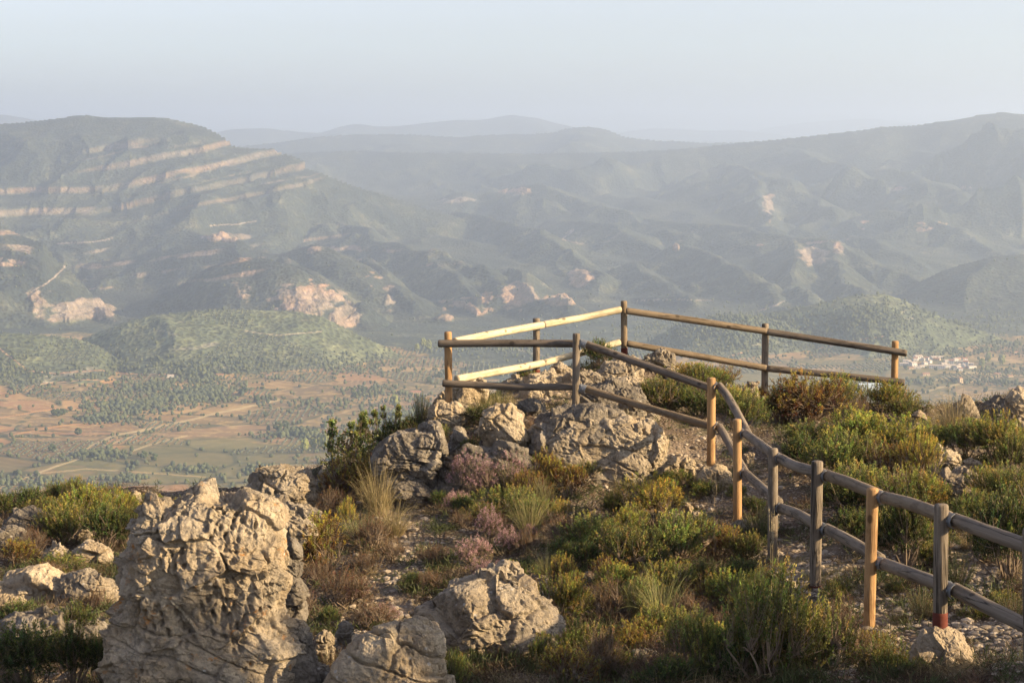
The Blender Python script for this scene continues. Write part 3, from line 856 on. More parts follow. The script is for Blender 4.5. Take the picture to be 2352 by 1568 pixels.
def rock_displace(V, N, seed, amp, pits, cracks):
    x, y, z = V[:, 0], V[:, 1], V[:, 2]
    s = amp                                          # metres of the largest lumps
    L = max(s * 5.2, .10)
    w1 = noise3(x / L, y / L, z / L, seed + 50); w2 = noise3(x / L + 9, y / L, z / L, seed + 51); w3 = fbm3(x / L * 4, y / L * 4, z / L * 4, 2, seed + 52)
    wx = x + .28 * L * w1 + .05 * L * w3; wz = z + .28 * L * w2 - .05 * L * w3; wy = y + .2 * L * w2
    d = .85 * s * fbm3(wx / (L * 1.1), wy / (L * 1.1), wz / L, 3, seed, .45)
    # broken along sloping beds and a few joints
    bed = (wz + .35 * wx + .2 * wy) / (L * .5); fb = bed - np.floor(bed); hb = (np.floor(bed) * .618 + seed * .31) % 1
    msk = sstep(-.05, .4, noise3(x / (L * 1.4), y / (L * 1.4), z / (L * 1.4), seed + 5))
    d += .40 * s * (hb - .5) * msk - cracks * .5 * s * np.exp(-(np.minimum(fb, 1 - fb) / .05) ** 2) * msk
    # tilted fracture faces at three scales
    for q, am in (((1.0, 1.2), (.42, .66), (.17, .30)) if pits > 1.2 else ((1.0, 1.15), (.40, .42), (.15, .20))):
        f1, f2, idn, tl = cells3(wx / (L * q), wy / (L * q), wz / (L * q * .8), seed + 7 + int(q * 50), True)
        mm = 1.0 if q == 1.0 else sstep(-.35, .2, noise3(x / (L * q * 3), y / (L * q * 3), z / (L * q * 3), seed + 6 + int(q * 50)))
        d += am * s * (tl + .45 * (idn - .5)) * mm * sstep(0, .06, f2 - f1)
        d -= cracks * s * .22 * am * np.exp(-((f2 - f1) / .045) ** 2) * mm
    d += .10 * s * fbm3(x / (L * .12), y / (L * .12), z / (L * .12), 3, seed + 90, .6)
    if pits > 0:
        P = .05
        px = x + .02 * noise3(x / .05, y / .05, z / .05, seed + 60)
        f1, f2, idn = cells3(px / P, y / P, z / (P * 1.7), seed + 9)
        reg = sstep(-.25, .35, noise3(x / .3, y / .3, z / .3, seed + 10))
        if pits > 1.2: reg = reg * (.25 + .75 * sstep(.25, .60, (z - z.min()) / np.ptp(z) + .12 * noise3(x / .4, y / .4, z / .4, seed + 13)))
        d -= pits * .045 * sstep(.48, .15, f1) * sstep(.25, .4, idn) * reg
        d -= pits * .022 * ridged3(px / .10, y / .10, z / .22, seed + 11) * (.12 + reg)
    d += .0055 * fbm3(x / .045, y / .045, z / .045, 3, seed + 12, .6) + .05 * s * ridged3(x / .11, y / .11, z / .09, seed + 14)
    d = np.clip(d, -2.4 * s, 2.0 * s)
    return V + N * d[:, None]

def ridged3(x, y, z, seed):
    n = 1 - 2 * np.abs(noise3(x, y, z, seed)); m = 1 - 2 * np.abs(noise3(x * 2, y * 2, z * 2, seed + 1))
    return np.clip(n, 0, 1) ** 2 + .5 * np.clip(m, 0, 1) ** 2 - .6

def rock(name, prof, depth, label, cat="rock", thick=.8, seed=1, amp=.06, pits=.4, cracks=1.0, mat=None, res=1.0, more=(), group=None, sink=.25, round_=.55):
    """one rock = one mesh; 'more' are further lobes of the same body"""
    VV, FF, off = [], [], 0
    P_ = np.array(prof, float)
    if depth > 13.8 and cat != 'rim rock':                       # stand it where its foot meets the ground
        yb = min(P_[-1, 0], 1560.0)
        g = ground_hit((P_[-1, 1] + P_[-1, 2]) / 2, yb)
        half = (P_[:, 2] - P_[:, 1]).max() / 2 * depth / FPX * thick
        nd = min(depth, g[1] + .55 * half)
        more = [(a_, b_ + nd - depth, c_) for a_, b_, c_ in more]; depth = nd
    for k, (pr, dd, th) in enumerate([(prof, depth, thick)] + list(more)):
        pr = np.array(pr, float)
        w = (pr[:, 2] - pr[:, 1]).max() * 1024 / 2352; h = np.ptp(pr[:, 0]) * 1024 / 2352
        nu = int(np.clip(w * 3.4 * res, 40, 520)); nv = int(np.clip(h * 1.9 * res, 26, 420))
        v, f = rock_surface(pr, dd, th, nu, nv, seed + 13 * k, amp, pits, cracks, sink if k == 0 else .03, round_)
        VV.append(v); FF.append(f + off); off += len(v)
    V = np.vstack(VV); F = np.vstack(FF)
    org = np.array([V[:, 0].mean(), V[:, 1].mean(), V[:, 2].min()])
    me = mesh_np(name, V - org, F, mat or ROCK, True)
    o = obj(name, me, None, label=label, category=cat)
    if group: o["group"] = group
    o.location = org
    return o

def blob(cx, base, w, h, depth, lean=0.0, flat=.5):
    """a plain rounded outline: photo centre x, base y, width, height"""
    t = np.linspace(0, 1, 7)
    ww = w / 2 * (1 - (1 - t) ** (2.0 + flat * 2)) ** .5
    ww[0] = w * .06 + flat * w * .1
    return [(base - h * (1 - tt), cx + lean * w * (1 - tt) - q, cx + lean * w * (1 - tt) + q) for tt, q in zip(t, ww)]

R = "limestone rocks standing out of the knoll"
# the tall pitted block at lower left
rock("boulder", [(1140,450,606),(1148,415,630),(1165,392,644),(1205,318,655),(1250,300,662),(1300,282,672),(1350,268,652),(1400,258,640),(1450,250,668),(1500,246,690),(1560,246,700),(1640,240,710)], 12.6,
     "tall pitted limestone block with orange lichen on its knobbed top", "boulder", .62, 11, .068, 1.35, .8, ROCK_LICHEN, 1.35,
     more=[([(1131,326,370),(1140,320,388),(1160,318,396),(1190,312,420),(1230,306,450),(1275,300,465)], 12.55, .8)], round_=.7)
rock("rock", [(1168,650,700),(1180,642,722),(1200,640,732),(1225,642,735),(1250,640,700)], 17.4, "low rough grey rock right behind the tall pitted block", thick=.8, seed=21, amp=.05, pits=.9, mat=ROCK)
rock("rock", [(1238,640,668),(1262,632,690),(1300,628,696),(1340,628,700),(1420,630,706),(1520,630,715)], 13.4, "smooth grey rock shoulder leaning on the right of the tall block", thick=.9, seed=22, amp=.05, pits=.2, mat=ROCK_GREY)
# cracked pile on the rim
rock("rock", [(1062,640,672),(1070,590,700),(1085,578,722),(1110,556,734),(1135,548,736),(1165,550,735),(1190,560,740)], 21.2, "cracked pale rock pile on the rim above the fields", thick=.7, seed=31, amp=.085, pits=.3, cracks=2.0, mat=ROCK, res=1.6,
     more=[([(1064,588,602),(1072,582,640),(1085,590,668),(1100,620,676),(1112,640,680)], 21.0, .45)])
rock("rock", blob(748, 1112, 30, 46, 21.6, -.1), 21.6, "small pointed rock beside the cracked pile on the rim", thick=.8, seed=33, amp=.035, pits=.5, res=2)
rock("rock", [(1052,820,838),(1068,800,860),(1090,792,872),(1115,780,880),(1140,780,885)], 21.8, "grey rock half hidden under the dark evergreen oak", thick=.8, seed=34, amp=.06, mat=ROCK_GREY)
# the grey dome and its neighbours
rock("boulder", [(976,960,1010),(986,925,1026),(1005,880,1036),(1030,862,1034),(1060,850,1020),(1095,872,1005),(1130,880,1012),(1160,885,1010)], 21.5, "big grey domed boulder below the left corner post", "boulder", .75, 41, .085, .3, 1.3, ROCK_GREY, 1.4)
rock("rock", [(1100,925,975),(1115,900,990),(1140,895,1000),(1165,900,1000)], 20.5, "dark layered rock at the foot of the big grey dome", thick=.8, seed=42, amp=.06, mat=ROCK_GREY)
rock("rock", [(868,1085,1110),(880,1040,1118),(900,1005,1120),(925,985,1110),(950,975,1085),(980,980,1080)], 23.1, "pale rock rising behind the left corner post", "rim rock", thick=.6, seed=43, amp=.06, mat=ROCK_PALE)
rock("rock", [(930,1000,1064),(938,985,1078),(950,976,1084),(965,974,1080),(985,985,1060)], 22.35, "pale rounded rock that carries the left corner post", "rim rock", thick=.75, seed=44, amp=.045, pits=.3, mat=ROCK_PALE, res=1.6)
rock("rock", blob(1062, 1066, 70, 78, 21.4, -.1), 21.4, "rounded grey rock between the big grey dome and the bright wedge", thick=.9, seed=45, amp=.06, pits=.1, mat=ROCK_GREY, res=1.5)
rock("rock", [(940,1115,1190),(952,1098,1212),(972,1092,1212),(1000,1094,1220),(1025,1105,1214),(1055,1110,1210),(1080,1115,1205)], 21.7, "bright sunlit wedge of rock above the pink heather", thick=.6, seed=46, amp=.08, pits=.3, mat=ROCK_PALE, res=1.5)
rock("rock", [(1008,1105,1118),(1020,1098,1135),(1040,1095,1148),(1070,1096,1152)], 21.0, "small grey standing stone in front of the bright wedge", thick=.8, seed=47, amp=.035, pits=.2, mat=ROCK_GREY, res=1.6)
rock("rock", [(938,1285,1360),(948,1240,1410),(968,1212,1436),(1000,1205,1442),(1030,1205,1438),(1060,1230,1400),(1085,1250,1400)], 22.0, "broad grey layered outcrop below the second post from the left corner", "outcrop", .7, 48, .085, .5, 1.2, ROCK_GREY, 1.4)
rock("rock", [(958,1390,1455),(966,1378,1500),(984,1378,1524),(1015,1385,1528),(1045,1380,1520),(1075,1368,1500),(1105,1370,1470)], 21.5, "bright rounded outcrop with dripping edges right of the layered outcrop", "outcrop", .7, 49, .08, .7, 1.0, ROCK_PALE, 1.5)
rock("rock", [(1032,1315,1355),(1042,1295,1388),(1060,1292,1400),(1085,1298,1396),(1100,1300,1390)], 21.0, "low rounded boulder under the layered outcrop beside the yellow-green bush", "boulder", .8, 50, .06, .3, .6, ROCK, 1.5)
rock("rock", blob(1225, 1075, 60, 40, 21.3), 21.3, "small rough rock between the bright wedge and the low boulder", thick=.8, seed=51, amp=.04, res=1.5)
rock("rock", blob(1210, 956, 84, 38, 22.8, 0, .8), 22.8, "low dark broken rock inside the corner of the fence", thick=.8, seed=52, amp=.055, cracks=2, mat=ROCK_GREY, res=1.6)
rock("rock", [(950,1335,1370),(957,1320,1440),(966,1315,1500),(978,1320,1512),(995,1330,1510)], 22.6, "long pale rock ledge right of the second post from the left corner", "rock", .5, 53, .05, .4, 1, ROCK_PALE, 1.3)
rock("rock", [(1030,1060,1180),(1042,1030,1225),(1060,1015,1240),(1080,1010,1245),(1100,1005,1240),(1125,1000,1235)], 22.4, "grey bedrock between the big grey dome and the layered outcrop", "bedrock", .5, 54, .07, .4, 1.2, ROCK_GREY, 1.3)
rock("rock", [(960,1260,1420),(975,1225,1500),(1000,1205,1528),(1035,1200,1535),(1070,1210,1530),(1105,1215,1520)], 22.6, "pale bedrock joining the layered and the bright outcrops", "bedrock", .45, 55, .08, .5, 1.2, ROCK, 1.3)
rock("rock", [(1062,770,810),(1080,755,860),(1100,745,880),(1125,742,885),(1140,742,885)], 21.6, "sloping grey bedrock between the cracked pile and the big grey dome", "bedrock", .5, 56, .06, .4, 1.2, ROCK_GREY, 1.3)
rock("rock", [(1150,560,640),(1170,545,730),(1200,540,760),(1240,540,770)], 19.6, "rough bedrock step below the cracked pile", "bedrock", .6, 57, .06, .6, 1.2, ROCK, 1.3)
rock("rock", [(1545,600,680),(1560,590,760),(1600,585,800),(1660,585,800)], 12.9, "dark bedrock filling the gap beside the tall block", "bedrock", .8, 58, .06, .4, 1.2, ROCK_GREY, 1.2)
# along the back of the enclosure
B = [(1252,884,100,26,24.9,"pale boulder at the foot of the shorter grey back post",ROCK_PALE),(1232,905,66,26,24.2,"pale flat boulder in front of the grey back post",ROCK_PALE),
     (1180,890,60,24,24.7,"flat sunlit rock under the lower pale rail",ROCK_PALE),(1290,868,50,30,25.0,"knobbly rock right of the grey back post",ROCK),(1312,884,48,26,24.6,"round white stone behind the second post from the left corner",ROCK_PALE),
     (1352,880,58,28,24.9,"rough stone heap behind the dark top rail",ROCK),(1420,872,96,48,25.1,"large tan rock under the corner of the back rails",ROCK),(1452,905,70,40,24.2,"rounded white rock in front of the large tan rock",ROCK_PALE),
     (1512,852,66,46,25.6,"layered rock heap on the rim beside the tallest back post",ROCK),(1545,868,40,22,25.3,"small pale rock on the rim right of the layered heap",ROCK_PALE),
     (1400,935,150,58,23.6,"wide grey slab under the sloping rails",ROCK_GREY),(1460,950,90,36,23.2,"rough slab end left of the green bushes",ROCK),
     (1722,900,34,22,25.8,"small pale rock on the rim left of the middle back post",ROCK_PALE),(1790,925,40,18,25.4,"pale stone right of the middle back post",ROCK_PALE),
     (2112,966,30,20,24.9,"small white rock on the rim right of the end post",ROCK_PALE)]
for i, (cx, b, w, h, d, lab, mt) in enumerate(B):
    rock("rock", blob(cx, b + 8, w * 1.2, h + 11, d, .05 * (-1) ** i, .6), d, lab, thick=.75, seed=70 + i, amp=.0045 * min(w, h) * .24 + .02, pits=.5, mat=mt, res=1.7, sink=.15)
# middle stones beside the fence
M = [(1530,1078,66,34,20.9,"pale broken rock left of the honey post on the slope",ROCK_PALE),(1578,1076,44,26,20.9,"white lump of rock close left of the honey post",ROCK_PALE),
     (1575,1172,30,16,19.2,"small pale stone right of the round yellow-green bush",ROCK_PALE),(1600,1186,22,12,18.9,"pebble-sized pale stone below the honey post",ROCK_PALE),
     (1700,1228,50,34,18.9,"smooth grey rock at the foot of the second honey post",ROCK),(1405,1405,70,26,15.9,"small rock in the scrub right of the front boulder",ROCK),
     (1720,1055,30,18,21.3,"pale rock beside the path behind the honey post",ROCK_PALE),(1945,1310,30,16,15.9,"single pale stone under the lower rail",ROCK_PALE),
     (1812,1352,36,24,15.2,"pale stone between two grey posts",ROCK_PALE),(1475,1530,80,40,13.1,"dark crumbling rock under the brown scrub",ROCK_GREY)]
for i, (cx, b, w, h, d, lab, mt) in enumerate(M):
    rock("rock", blob(cx, b, w, h, d, .05, .7), d, lab, thick=.8, seed=100 + i, amp=.03, pits=.4, mat=mt, res=1.7, sink=.15)
# front boulders
rock("boulder", [(1290,1140,1195),(1298,1110,1200),(1318,1070,1205),(1345,1012,1232),(1375,972,1248),(1410,940,1272),(1445,930,1286),(1480,950,1280),(1520,960,1262),(1568,960,1255),(1640,960,1255)], 13.7,
     "large front boulder with white lichen patches and a sunlit right cheek", "boulder", .7, 61, .095, .45, 1.2, ROCK, 1.3,
     more=[([(1290,1140,1190),(1300,1125,1205),(1325,1110,1215),(1350,1100,1225)], 14.0, .8)], round_=.65)
rock("boulder", [(1426,940,985),(1436,905,1000),(1456,862,1012),(1486,815,1020),(1516,780,1025),(1548,750,1028),(1580,722,1030),(1640,690,1030)], 12.3,
     "sloping pale boulder cut by the bottom edge left of the large front boulder", "boulder", .7, 63, .08, .5, 1.0, ROCK_PALE, 1.3, round_=.65)
rock("rock", [(1412,645,690),(1420,620,712),(1450,600,722),(1490,590,725),(1540,590,740),(1600,590,750)], 12.55, "grey sloping slab leaning against the base of the tall block", thick=.6, seed=64, amp=.06, mat=ROCK_GREY, res=1.3)
rock("rock", blob(748, 1500, 50, 48, 13.6, .1), 13.6, "small cracked rock in shade between the tall block and the sloping boulder", thick=.8, seed=65, amp=.04, mat=ROCK, res=1.5)
rock("rock", blob(720, 1590, 90, 70, 12.6, .1), 12.6, "blocky rock at the bottom edge right of the tall block", thick=.8, seed=66, amp=.05, cracks=2, mat=ROCK_GREY, res=1.5)
rock("rock", blob(792, 1465, 40, 36, 14.2, 0), 14.2, "rounded grey stone in the dark scrub above the sloping boulder", thick=.8, seed=67, amp=.035, mat=ROCK_GREY, res=1.5)
# left knoll
K = [(128,1290,75,42,19.3,"left lump of the two pale rocks on the left knoll",ROCK_PALE),(200,1292,98,52,19.2,"right and larger lump of the two pale rocks on the left knoll",ROCK_PALE),
     (75,1380,170,66,17.2,"broad sunlit slab on the left knoll",ROCK_PALE),(195,1375,120,64,17.0,"blocky rock right of the broad slab",ROCK),
     (60,1215,110,46,21.4,"grey rock among shrubs on the upper left knoll",ROCK_GREY),(20,1265,90,50,20.0,"grey rock at the left edge of the picture",ROCK_GREY),
     (265,1155,40,14,23.0,"flat pale stone on the rim of the left knoll",ROCK_PALE),(308,1150,36,16,22.9,"white stone on the rim behind the tall block",ROCK_PALE),(112,1160,34,12,22.9,"small pale stone on the rim among low shrubs",ROCK_PALE),
     (110,1490,230,90,15.8,"large dim rock face low on the left knoll",ROCK_GREY),(210,1475,90,50,15.9,"small rock step beside the dim rock face",ROCK_GREY),
     (200,1225,50,12,21.0,"thin pale ledge on the left knoll behind the bright green shrub",ROCK_PALE)]
for i, (cx, b, w, h, d, lab, mt) in enumerate(K):
    rock("rock", blob(cx, b + 10, w * 1.12, h + 12, d, .04, .7), d, lab, thick=.7, seed=130 + i, amp=.02 + .00045 * w, pits=.4, mat=mt, res=1.6, sink=.3)
# right side
Q = [(2168,1080,56,58,20.0,"pale rough rock right of the big mixed shrubs",ROCK_PALE),(2232,1085,58,32,19.6,"small knobbed rock above the broad holed rock",ROCK_PALE),
     (2205,1140,120,66,18.4,"broad holed rock on the right slope",ROCK),(2216,962,60,46,24.2,"pointed rock on the rim behind the dry grass",ROCK),
     (2300,945,80,34,24.0,"low dark rubble rock on the rim near the right edge",ROCK_GREY),(2342,1000,70,108,23.0,"tall pale rock at the right edge of the picture",ROCK_PALE),
     (2350,1060,60,50,21.5,"rock step under the tall pale rock",ROCK),(2310,1185,36,22,17.2,"small stone in the shrubs on the right slope",ROCK),
     (1955,1215,36,20,17.4,"stone half buried under the mixed shrubs",ROCK_GREY),(2262,1150,40,26,18.2,"rounded rock end right of the holed rock",ROCK)]
for i, (cx, b, w, h, d, lab, mt) in enumerate(Q):
    rock("rock", blob(cx, b + 8, w * 1.15, h + 10, d, .06 * (-1) ** i, .5), d, lab, thick=.75, seed=160 + i, amp=.02 + .0006 * w, pits=.8, mat=mt, res=1.6)
# mortar footings of two posts
def mat_mortar():
    m = NT("crumbling_mortar"); co = m.coord()
    n = m.noise(co, 12, 5, .7); f = m.noise(co, 70, 4, .7)
    col = m.mix(n, (.22, .175, .12), (.42, .345, .25))
    h = m.bump(f, .8, .015); h = m.bump(n, .5, .04, h)
    return m.done(col, h, .95)
MORTAR = mat_mortar()
rock("mortar_footing", [(1438,2135,2185),(1444,2120,2200),(1462,2105,2215),(1490,2088,2228),(1520,2075,2245),(1550,2062,2262),(1580,2060,2270)], 12.0, "domed mortar footing under the red-based post near the right edge", "footing", .8, 181, .05, .2, .8, MORTAR, 1.4, round_=.9)
rock("mortar_footing", [(1078,1600,1672),(1084,1594,1680),(1096,1590,1682),(1112,1590,1684),(1125,1590,1684)], 20.9, "flat blocky footing under the honey post on the slope", "footing", .6, 182, .035, .3, .8, ROCK_PALE, 1.6, round_=.5)
# ------------------------------------------------------------------ the log fence
def mat_wood(name, c0, c1, crack=.6, axis=2):
    m = NT(name)
    co = m.attr("grain", 'Vector')            # grain runs along z of this attribute
    st = m.noise(m.mapv(co, (14, 14, .9)), 1.6, 6, .65, .4)
    st2 = m.noise(m.mapv(co, (60, 60, 2.2)), 1.0, 4, .6, .3)
    pat = m.noise(co, 2.2, 3, .5)
    col = m.mix(m.ramp(st, [(.3, 0.0), (.7, 1.0)]), c0, c1)
    col = m.mix(m.ramp(st2, [(.3, .45), (.6, 0.0)]), col, tuple(v * .45 for v in c0))
    col = m.mix(m.ramp(pat, [(.4, .35), (.6, 0.0)]), col, tuple(v * .65 for v in c1))
    ck = m.noise(m.mapv(co, (9, 9, .45)), 1.7, 3, .5, .6)
    ckf = m.ramp(ck, [(.475, 0.0), (.495, 1.0), (.505, 1.0), (.525, 0.0)])
    ckf = m.math('MULTIPLY', ckf, m.ramp(m.noise(co, 3.0, 2), [(.36, 0.0), (.52, crack)]))
    col = m.mix(ckf, col, tuple(v * .18 for v in c0))
    kn = m.ramp(m.voro(m.mapv(co, (1, 1, .7)), 6.0), [(.11, .85), (.17, 0.0)])
    bark = m.ramp(m.noise(m.mapv(co, (2.5, 2.5, 1.1)), 2.4, 5, .7), [(.52, 0.0), (.6, .5)])
    col = m.mix(bark, col, tuple(v * .55 for v in c0))
    col = m.mix(kn, col, tuple(v * .3 for v in c0))
    h = m.bump(m.math('SUBTRACT', 1.0, ckf), .6, .01)
    h = m.bump(st2, .35, .004, h)
    return m.done(col, h, .75)
W_GREY = mat_wood("weathered_wood", (.125, .10, .074), (.27, .222, .168), .9)
W_SHADED = mat_wood("shaded_weathered_wood", (.105, .085, .068), (.20, .165, .13))  # rails turned from the sun, their shade darkened into the wood colour
W_HONEY = mat_wood("new_honey_wood", (.30, .165, .07), (.47, .30, .145), .35)
W_SUNLIT = mat_wood("sunlit_pale_wood", (.44, .36, .23), (.60, .52, .36), .4)  # sun-facing rails, their lit brightness painted into the wood colour
W_BROWN = mat_wood("brown_wood", (.15, .11, .07), (.27, .21, .14))
def mat_plain(name, c, rough=.5, metal=0.0, var=.2):
    m = NT(name); n = m.noise(m.coord(), 30, 4, .7)
    col = m.mix(n, tuple(v * (1 - var) for v in c), tuple(v * (1 + var) for v in c))
    m.b.inputs['Metallic'].default_value = metal
    return m.done(col, m.bump(n, .2, .003), rough)
STEEL = mat_plain("galvanised_steel", (.22, .235, .25), .55, .5, .15)
REDP = mat_plain("old_red_paint", (.11, .030, .020), .8, 0, .5)

def tube(path, rad, nseg=20, seed=0, cap=.35, wob=.05):
    """a log along a path: rounded ends, slightly out of round"""
    P = np.array(path, float)
    cum = np.concatenate([[0], np.cumsum(np.linalg.norm(np.diff(P, axis=0), axis=1))])
    n = max(8, int(cum[-1] / .03))
    t = np.linspace(0, cum[-1], n)
    Q = np.stack([np.interp(t, cum, P[:, k]) for k in range(3)], 1)
    if len(P) > 2:
        ker = np.hanning(max(5, n // len(P)) // 2 * 2 + 1); ker /= ker.sum(); p = len(ker) // 2
        ext = np.vstack([Q[0] + (Q[0] - Q[1]) * np.arange(p, 0, -1)[:, None], Q, Q[-1] + (Q[-1] - Q[-2]) * np.arange(1, p + 1)[:, None]])
        Q = np.stack([np.convolve(ext[:, k], ker, 'valid') for k in range(3)], 1)
    T = np.gradient(Q, axis=0); T /= np.linalg.norm(T, axis=1)[:, None]
    up = np.array([0, 0, 1.0]) if abs(T[0, 2]) < .8 else np.array([0, 1.0, 0])
    A = np.cross(T, up); A /= np.linalg.norm(A, axis=1)[:, None]
    B = np.cross(A, T)
    th = np.linspace(0, 2 * math.pi, nseg, endpoint=False)
    rr = rad * (1 + wob * noise2(t[:, None] * 2.2 + seed, np.cos(th)[None] + seed, seed) + wob * .5 * noise2(t[:, None] * 9, np.sin(th)[None] * 1.5, seed + 1))
    V = Q[:, None, :] + rr[..., None] * (np.cos(th)[None, :, None] * A[:, None, :] + np.sin(th)[None, :, None] * B[:, None, :])
    G = np.stack([np.cos(th)[None] * rad + 0 * rr, np.sin(th)[None] * rad + 0 * rr, t[:, None] + 0 * rr], -1) + seed * 1.7
    # chamfered ends
    rings = [V]; gr = [G]
    def ring(k, sc, push): 
        c = Q[k] + T[k] * push
        return c[None, None] + (V[k] - Q[k])[None] * sc
    Vall = np.concatenate([ring(0, .02, -.014), ring(0, .86, -.013), V, ring(-1, .86, .013), ring(-1, .02, .014)])
    Gall = np.concatenate([G[:1] * .9, G[:1], G, G[-1:], G[-1:] * .9])
    nr = len(Vall)
    idx = np.arange(nr * nseg).reshape(nr, nseg); nx = np.roll(idx, -1, 1)
    F = np.stack([idx[:-1], nx[:-1], nx[1:], idx[1:]], -1).reshape(-1, 4)
    return Vall.reshape(-1, 3), F, Gall.reshape(-1, 3)

def log_part(name, path, rad, mat, parent, seed, **props):
    V, F, G = tube(path, rad, seed=seed)
    org = np.array(path[0], float)
    me = mesh_np(name, V - org, F, mat, True)
    ga = me.attributes.new("grain", 'FLOAT_VECTOR', 'POINT'); ga.data.foreach_set("vector", G.astype(np.float32).ravel())
    o = obj(name, me, parent, **props)
    o.location = org - (np.array(parent.location) if parent is not None else 0)
    return o

fence = obj("log_fence", None, None, label="round-log fence with two rails zigzagging round the rocky lookout", category="fence")
fence.location = Vector(at(1634, 1090, 21.0))
FL = np.array(fence.location)
# photo x of the foot, foot y, top x, top y, depth, wood, red band height (m), label
POSTS = [(1031,940,1029,764,22.6,W_HONEY,0,"new honey-coloured corner post on the pale rock"),(1232,872,1232,733,25.0,W_GREY,.14,"grey back post with red foot between pale rails"),
 (1434,822,1433,693,25.6,W_BROWN,.14,"tallest-looking back corner post with red foot"),(1756,925,1758,745,25.6,W_GREY,.16,"grey back post with red foot left of the dark shrub"),
 (2053,945,2056,785,25.2,W_HONEY,0,"yellow end post standing in shrubs"),(1322,958,1324,768,22.1,W_GREY,0,"pale grey post on the layered outcrop"),
 (1633,1092,1634,870,21.0,W_HONEY,0,"honey post on a flat footing"),(1694,1210,1693,965,19.1,W_HONEY,0,"honey post where the rails bend downhill"),
 (1774,1302,1776,1032,16.8,W_GREY,.05,"grey post with thin red foot"),(1872,1360,1877,1062,15.0,W_GREY,.06,"darker grey post with red foot in grass"),
 (1996,1446,2004,1124,13.7,W_HONEY,0,"light brown post between two grey posts"),(2159,1448,2162,1162,12.0,W_GREY,.125,"grey post with tall red foot on the mortar dome"),
 (2369,1560,2367,1218,11.0,W_GREY,0,"grey post cut by the right edge")]
post_obj = {}
for i, (bx, by, tx, ty, d, mt, red, lab) in enumerate(POSTS):
    b = at(bx, by, d); t = at(tx, ty, d)
    b2 = b + (b - t) / np.linalg.norm(b - t) * .12
    r = .0475 + .002 * math.sin(i * 2.3)
    p = log_part("post", [b2, t], r, mt, fence, 300 + i, label=lab)
    post_obj[bx] = (p, b, t, d, r)
    if red:
        ax = (t - b) / np.linalg.norm(t - b)
        V, F, G = tube([b - ax * .02, b + ax * red], r + .0028, seed=300 + i, wob=.03)
        V[:, :] = V
        me = mesh_np("paint_band", V - b2, F, REDP, True)
        obj("paint_band", me, p)

def rail(pts, mt, rad, seed, label=None):
    path = [at(x, y, d) for x, y, d in pts]
    o = log_part("rail", path, rad, mt, fence, seed)
    if label: o["label"] = label
    return o
e = .095      # rails lie behind or in front of the posts, touching them
rail([(1009,789,22.5),(1150,788,22.38),(1323,789,22.1+e)], W_SHADED, .047, 401, "dark top rail nearly level at the left corner")
rail([(1019,880,22.5),(1100,884,22.45),(1200,889,22.3),(1322,888,22.1+e)], W_SHADED, .044, 402, "dark sagging lower rail at the left corner")
rail([(1046,784,22.75),(1150,763,23.8),(1246,746,24.9)], W_SUNLIT, .049, 403, "sunlit pale top rail, left length")
rail([(1250,745,24.9),(1340,729,25.3),(1424,711,25.5)], W_SUNLIT, .047, 404, "sunlit pale top rail, right length")
rail([(1050,870,22.75),(1150,852,23.8),(1247,834,24.9)], W_SUNLIT, .048, 405, "sunlit pale lower rail, left length")
rail([(1250,833,24.9),(1340,809,25.3),(1422,786,25.5)], W_SUNLIT, .046, 406, "sunlit pale lower rail, right length")
rail([(1440,714,25.48),(1600,737,25.5),(1760,761,25.5)], W_BROWN, .047, 407)
rail([(1763,762,25.5),(1920,786,25.3),(2081,811,25.1)], W_SHADED, .048, 408, "darker top rail running past the yellow end post")
rail([(1442,789,25.48),(1600,817,25.5),(1758,845,25.5)], W_BROWN, .046, 409)
rail([(1762,846,25.5),(1920,861,25.3),(2076,878,25.1)], W_SHADED, .047, 410, "darker lower rail running past the yellow end post")
rail([(1342,789,22.2),(1480,838,21.7),(1634,892,21.0+e)], W_SHADED, .047, 411)
rail([(1340,891,22.2),(1480,934,21.7),(1634,978,21.0+e)], W_BROWN, .045, 412)
rail([(1652,886,21.05),(1668,905,20.8),(1688,938,20.2),(1718,996,19.2+e)], W_GREY, .047, 413)
rail([(1651,979,21.05),(1664,998,20.8),(1683,1035,20.2),(1712,1085,19.2+e)], W_GREY, .046, 414)
rail([(1711,994,19.15),(1742,1017,18.4),(1790,1052,16.8+e)], W_GREY, .047, 415)
rail([(1710,1084,19.15),(1740,1110,18.4),(1788,1152,16.8+e)], W_GREY, .046, 416)
rail([(1792,1052,16.82),(1825,1070,16.0),(1890,1088,15.0+e)], W_GREY, .048, 417)
rail([(1793,1166,16.82),(1830,1178,16.0),(1890,1213,15.0+e)], W_GREY, .047, 418)
rail([(1899,1091,15.02),(1950,1108,14.4),(2018,1136,13.7+e)], W_BROWN, .048, 419)
rail([(1899,1214,15.02),(1950,1240,14.4),(2022,1284,13.7+e)], W_GREY, .048, 420)
rail([(2028,1141,13.72),(2090,1156,13.0),(2178,1188,12.0+e)], W_BROWN, .048, 421)
rail([(2028,1293,13.72),(2090,1316,13.0),(2178,1349,12.0+e)], W_GREY, .048, 422)
rail([(2192,1193,12.02),(2270,1222,11.5),(2400,1268,10.9+e)], W_GREY, .048, 423)
rail([(2194,1353,12.02),(2270,1394,11.5),(2400,1458,10.9+e)], W_GREY, .048, 424)

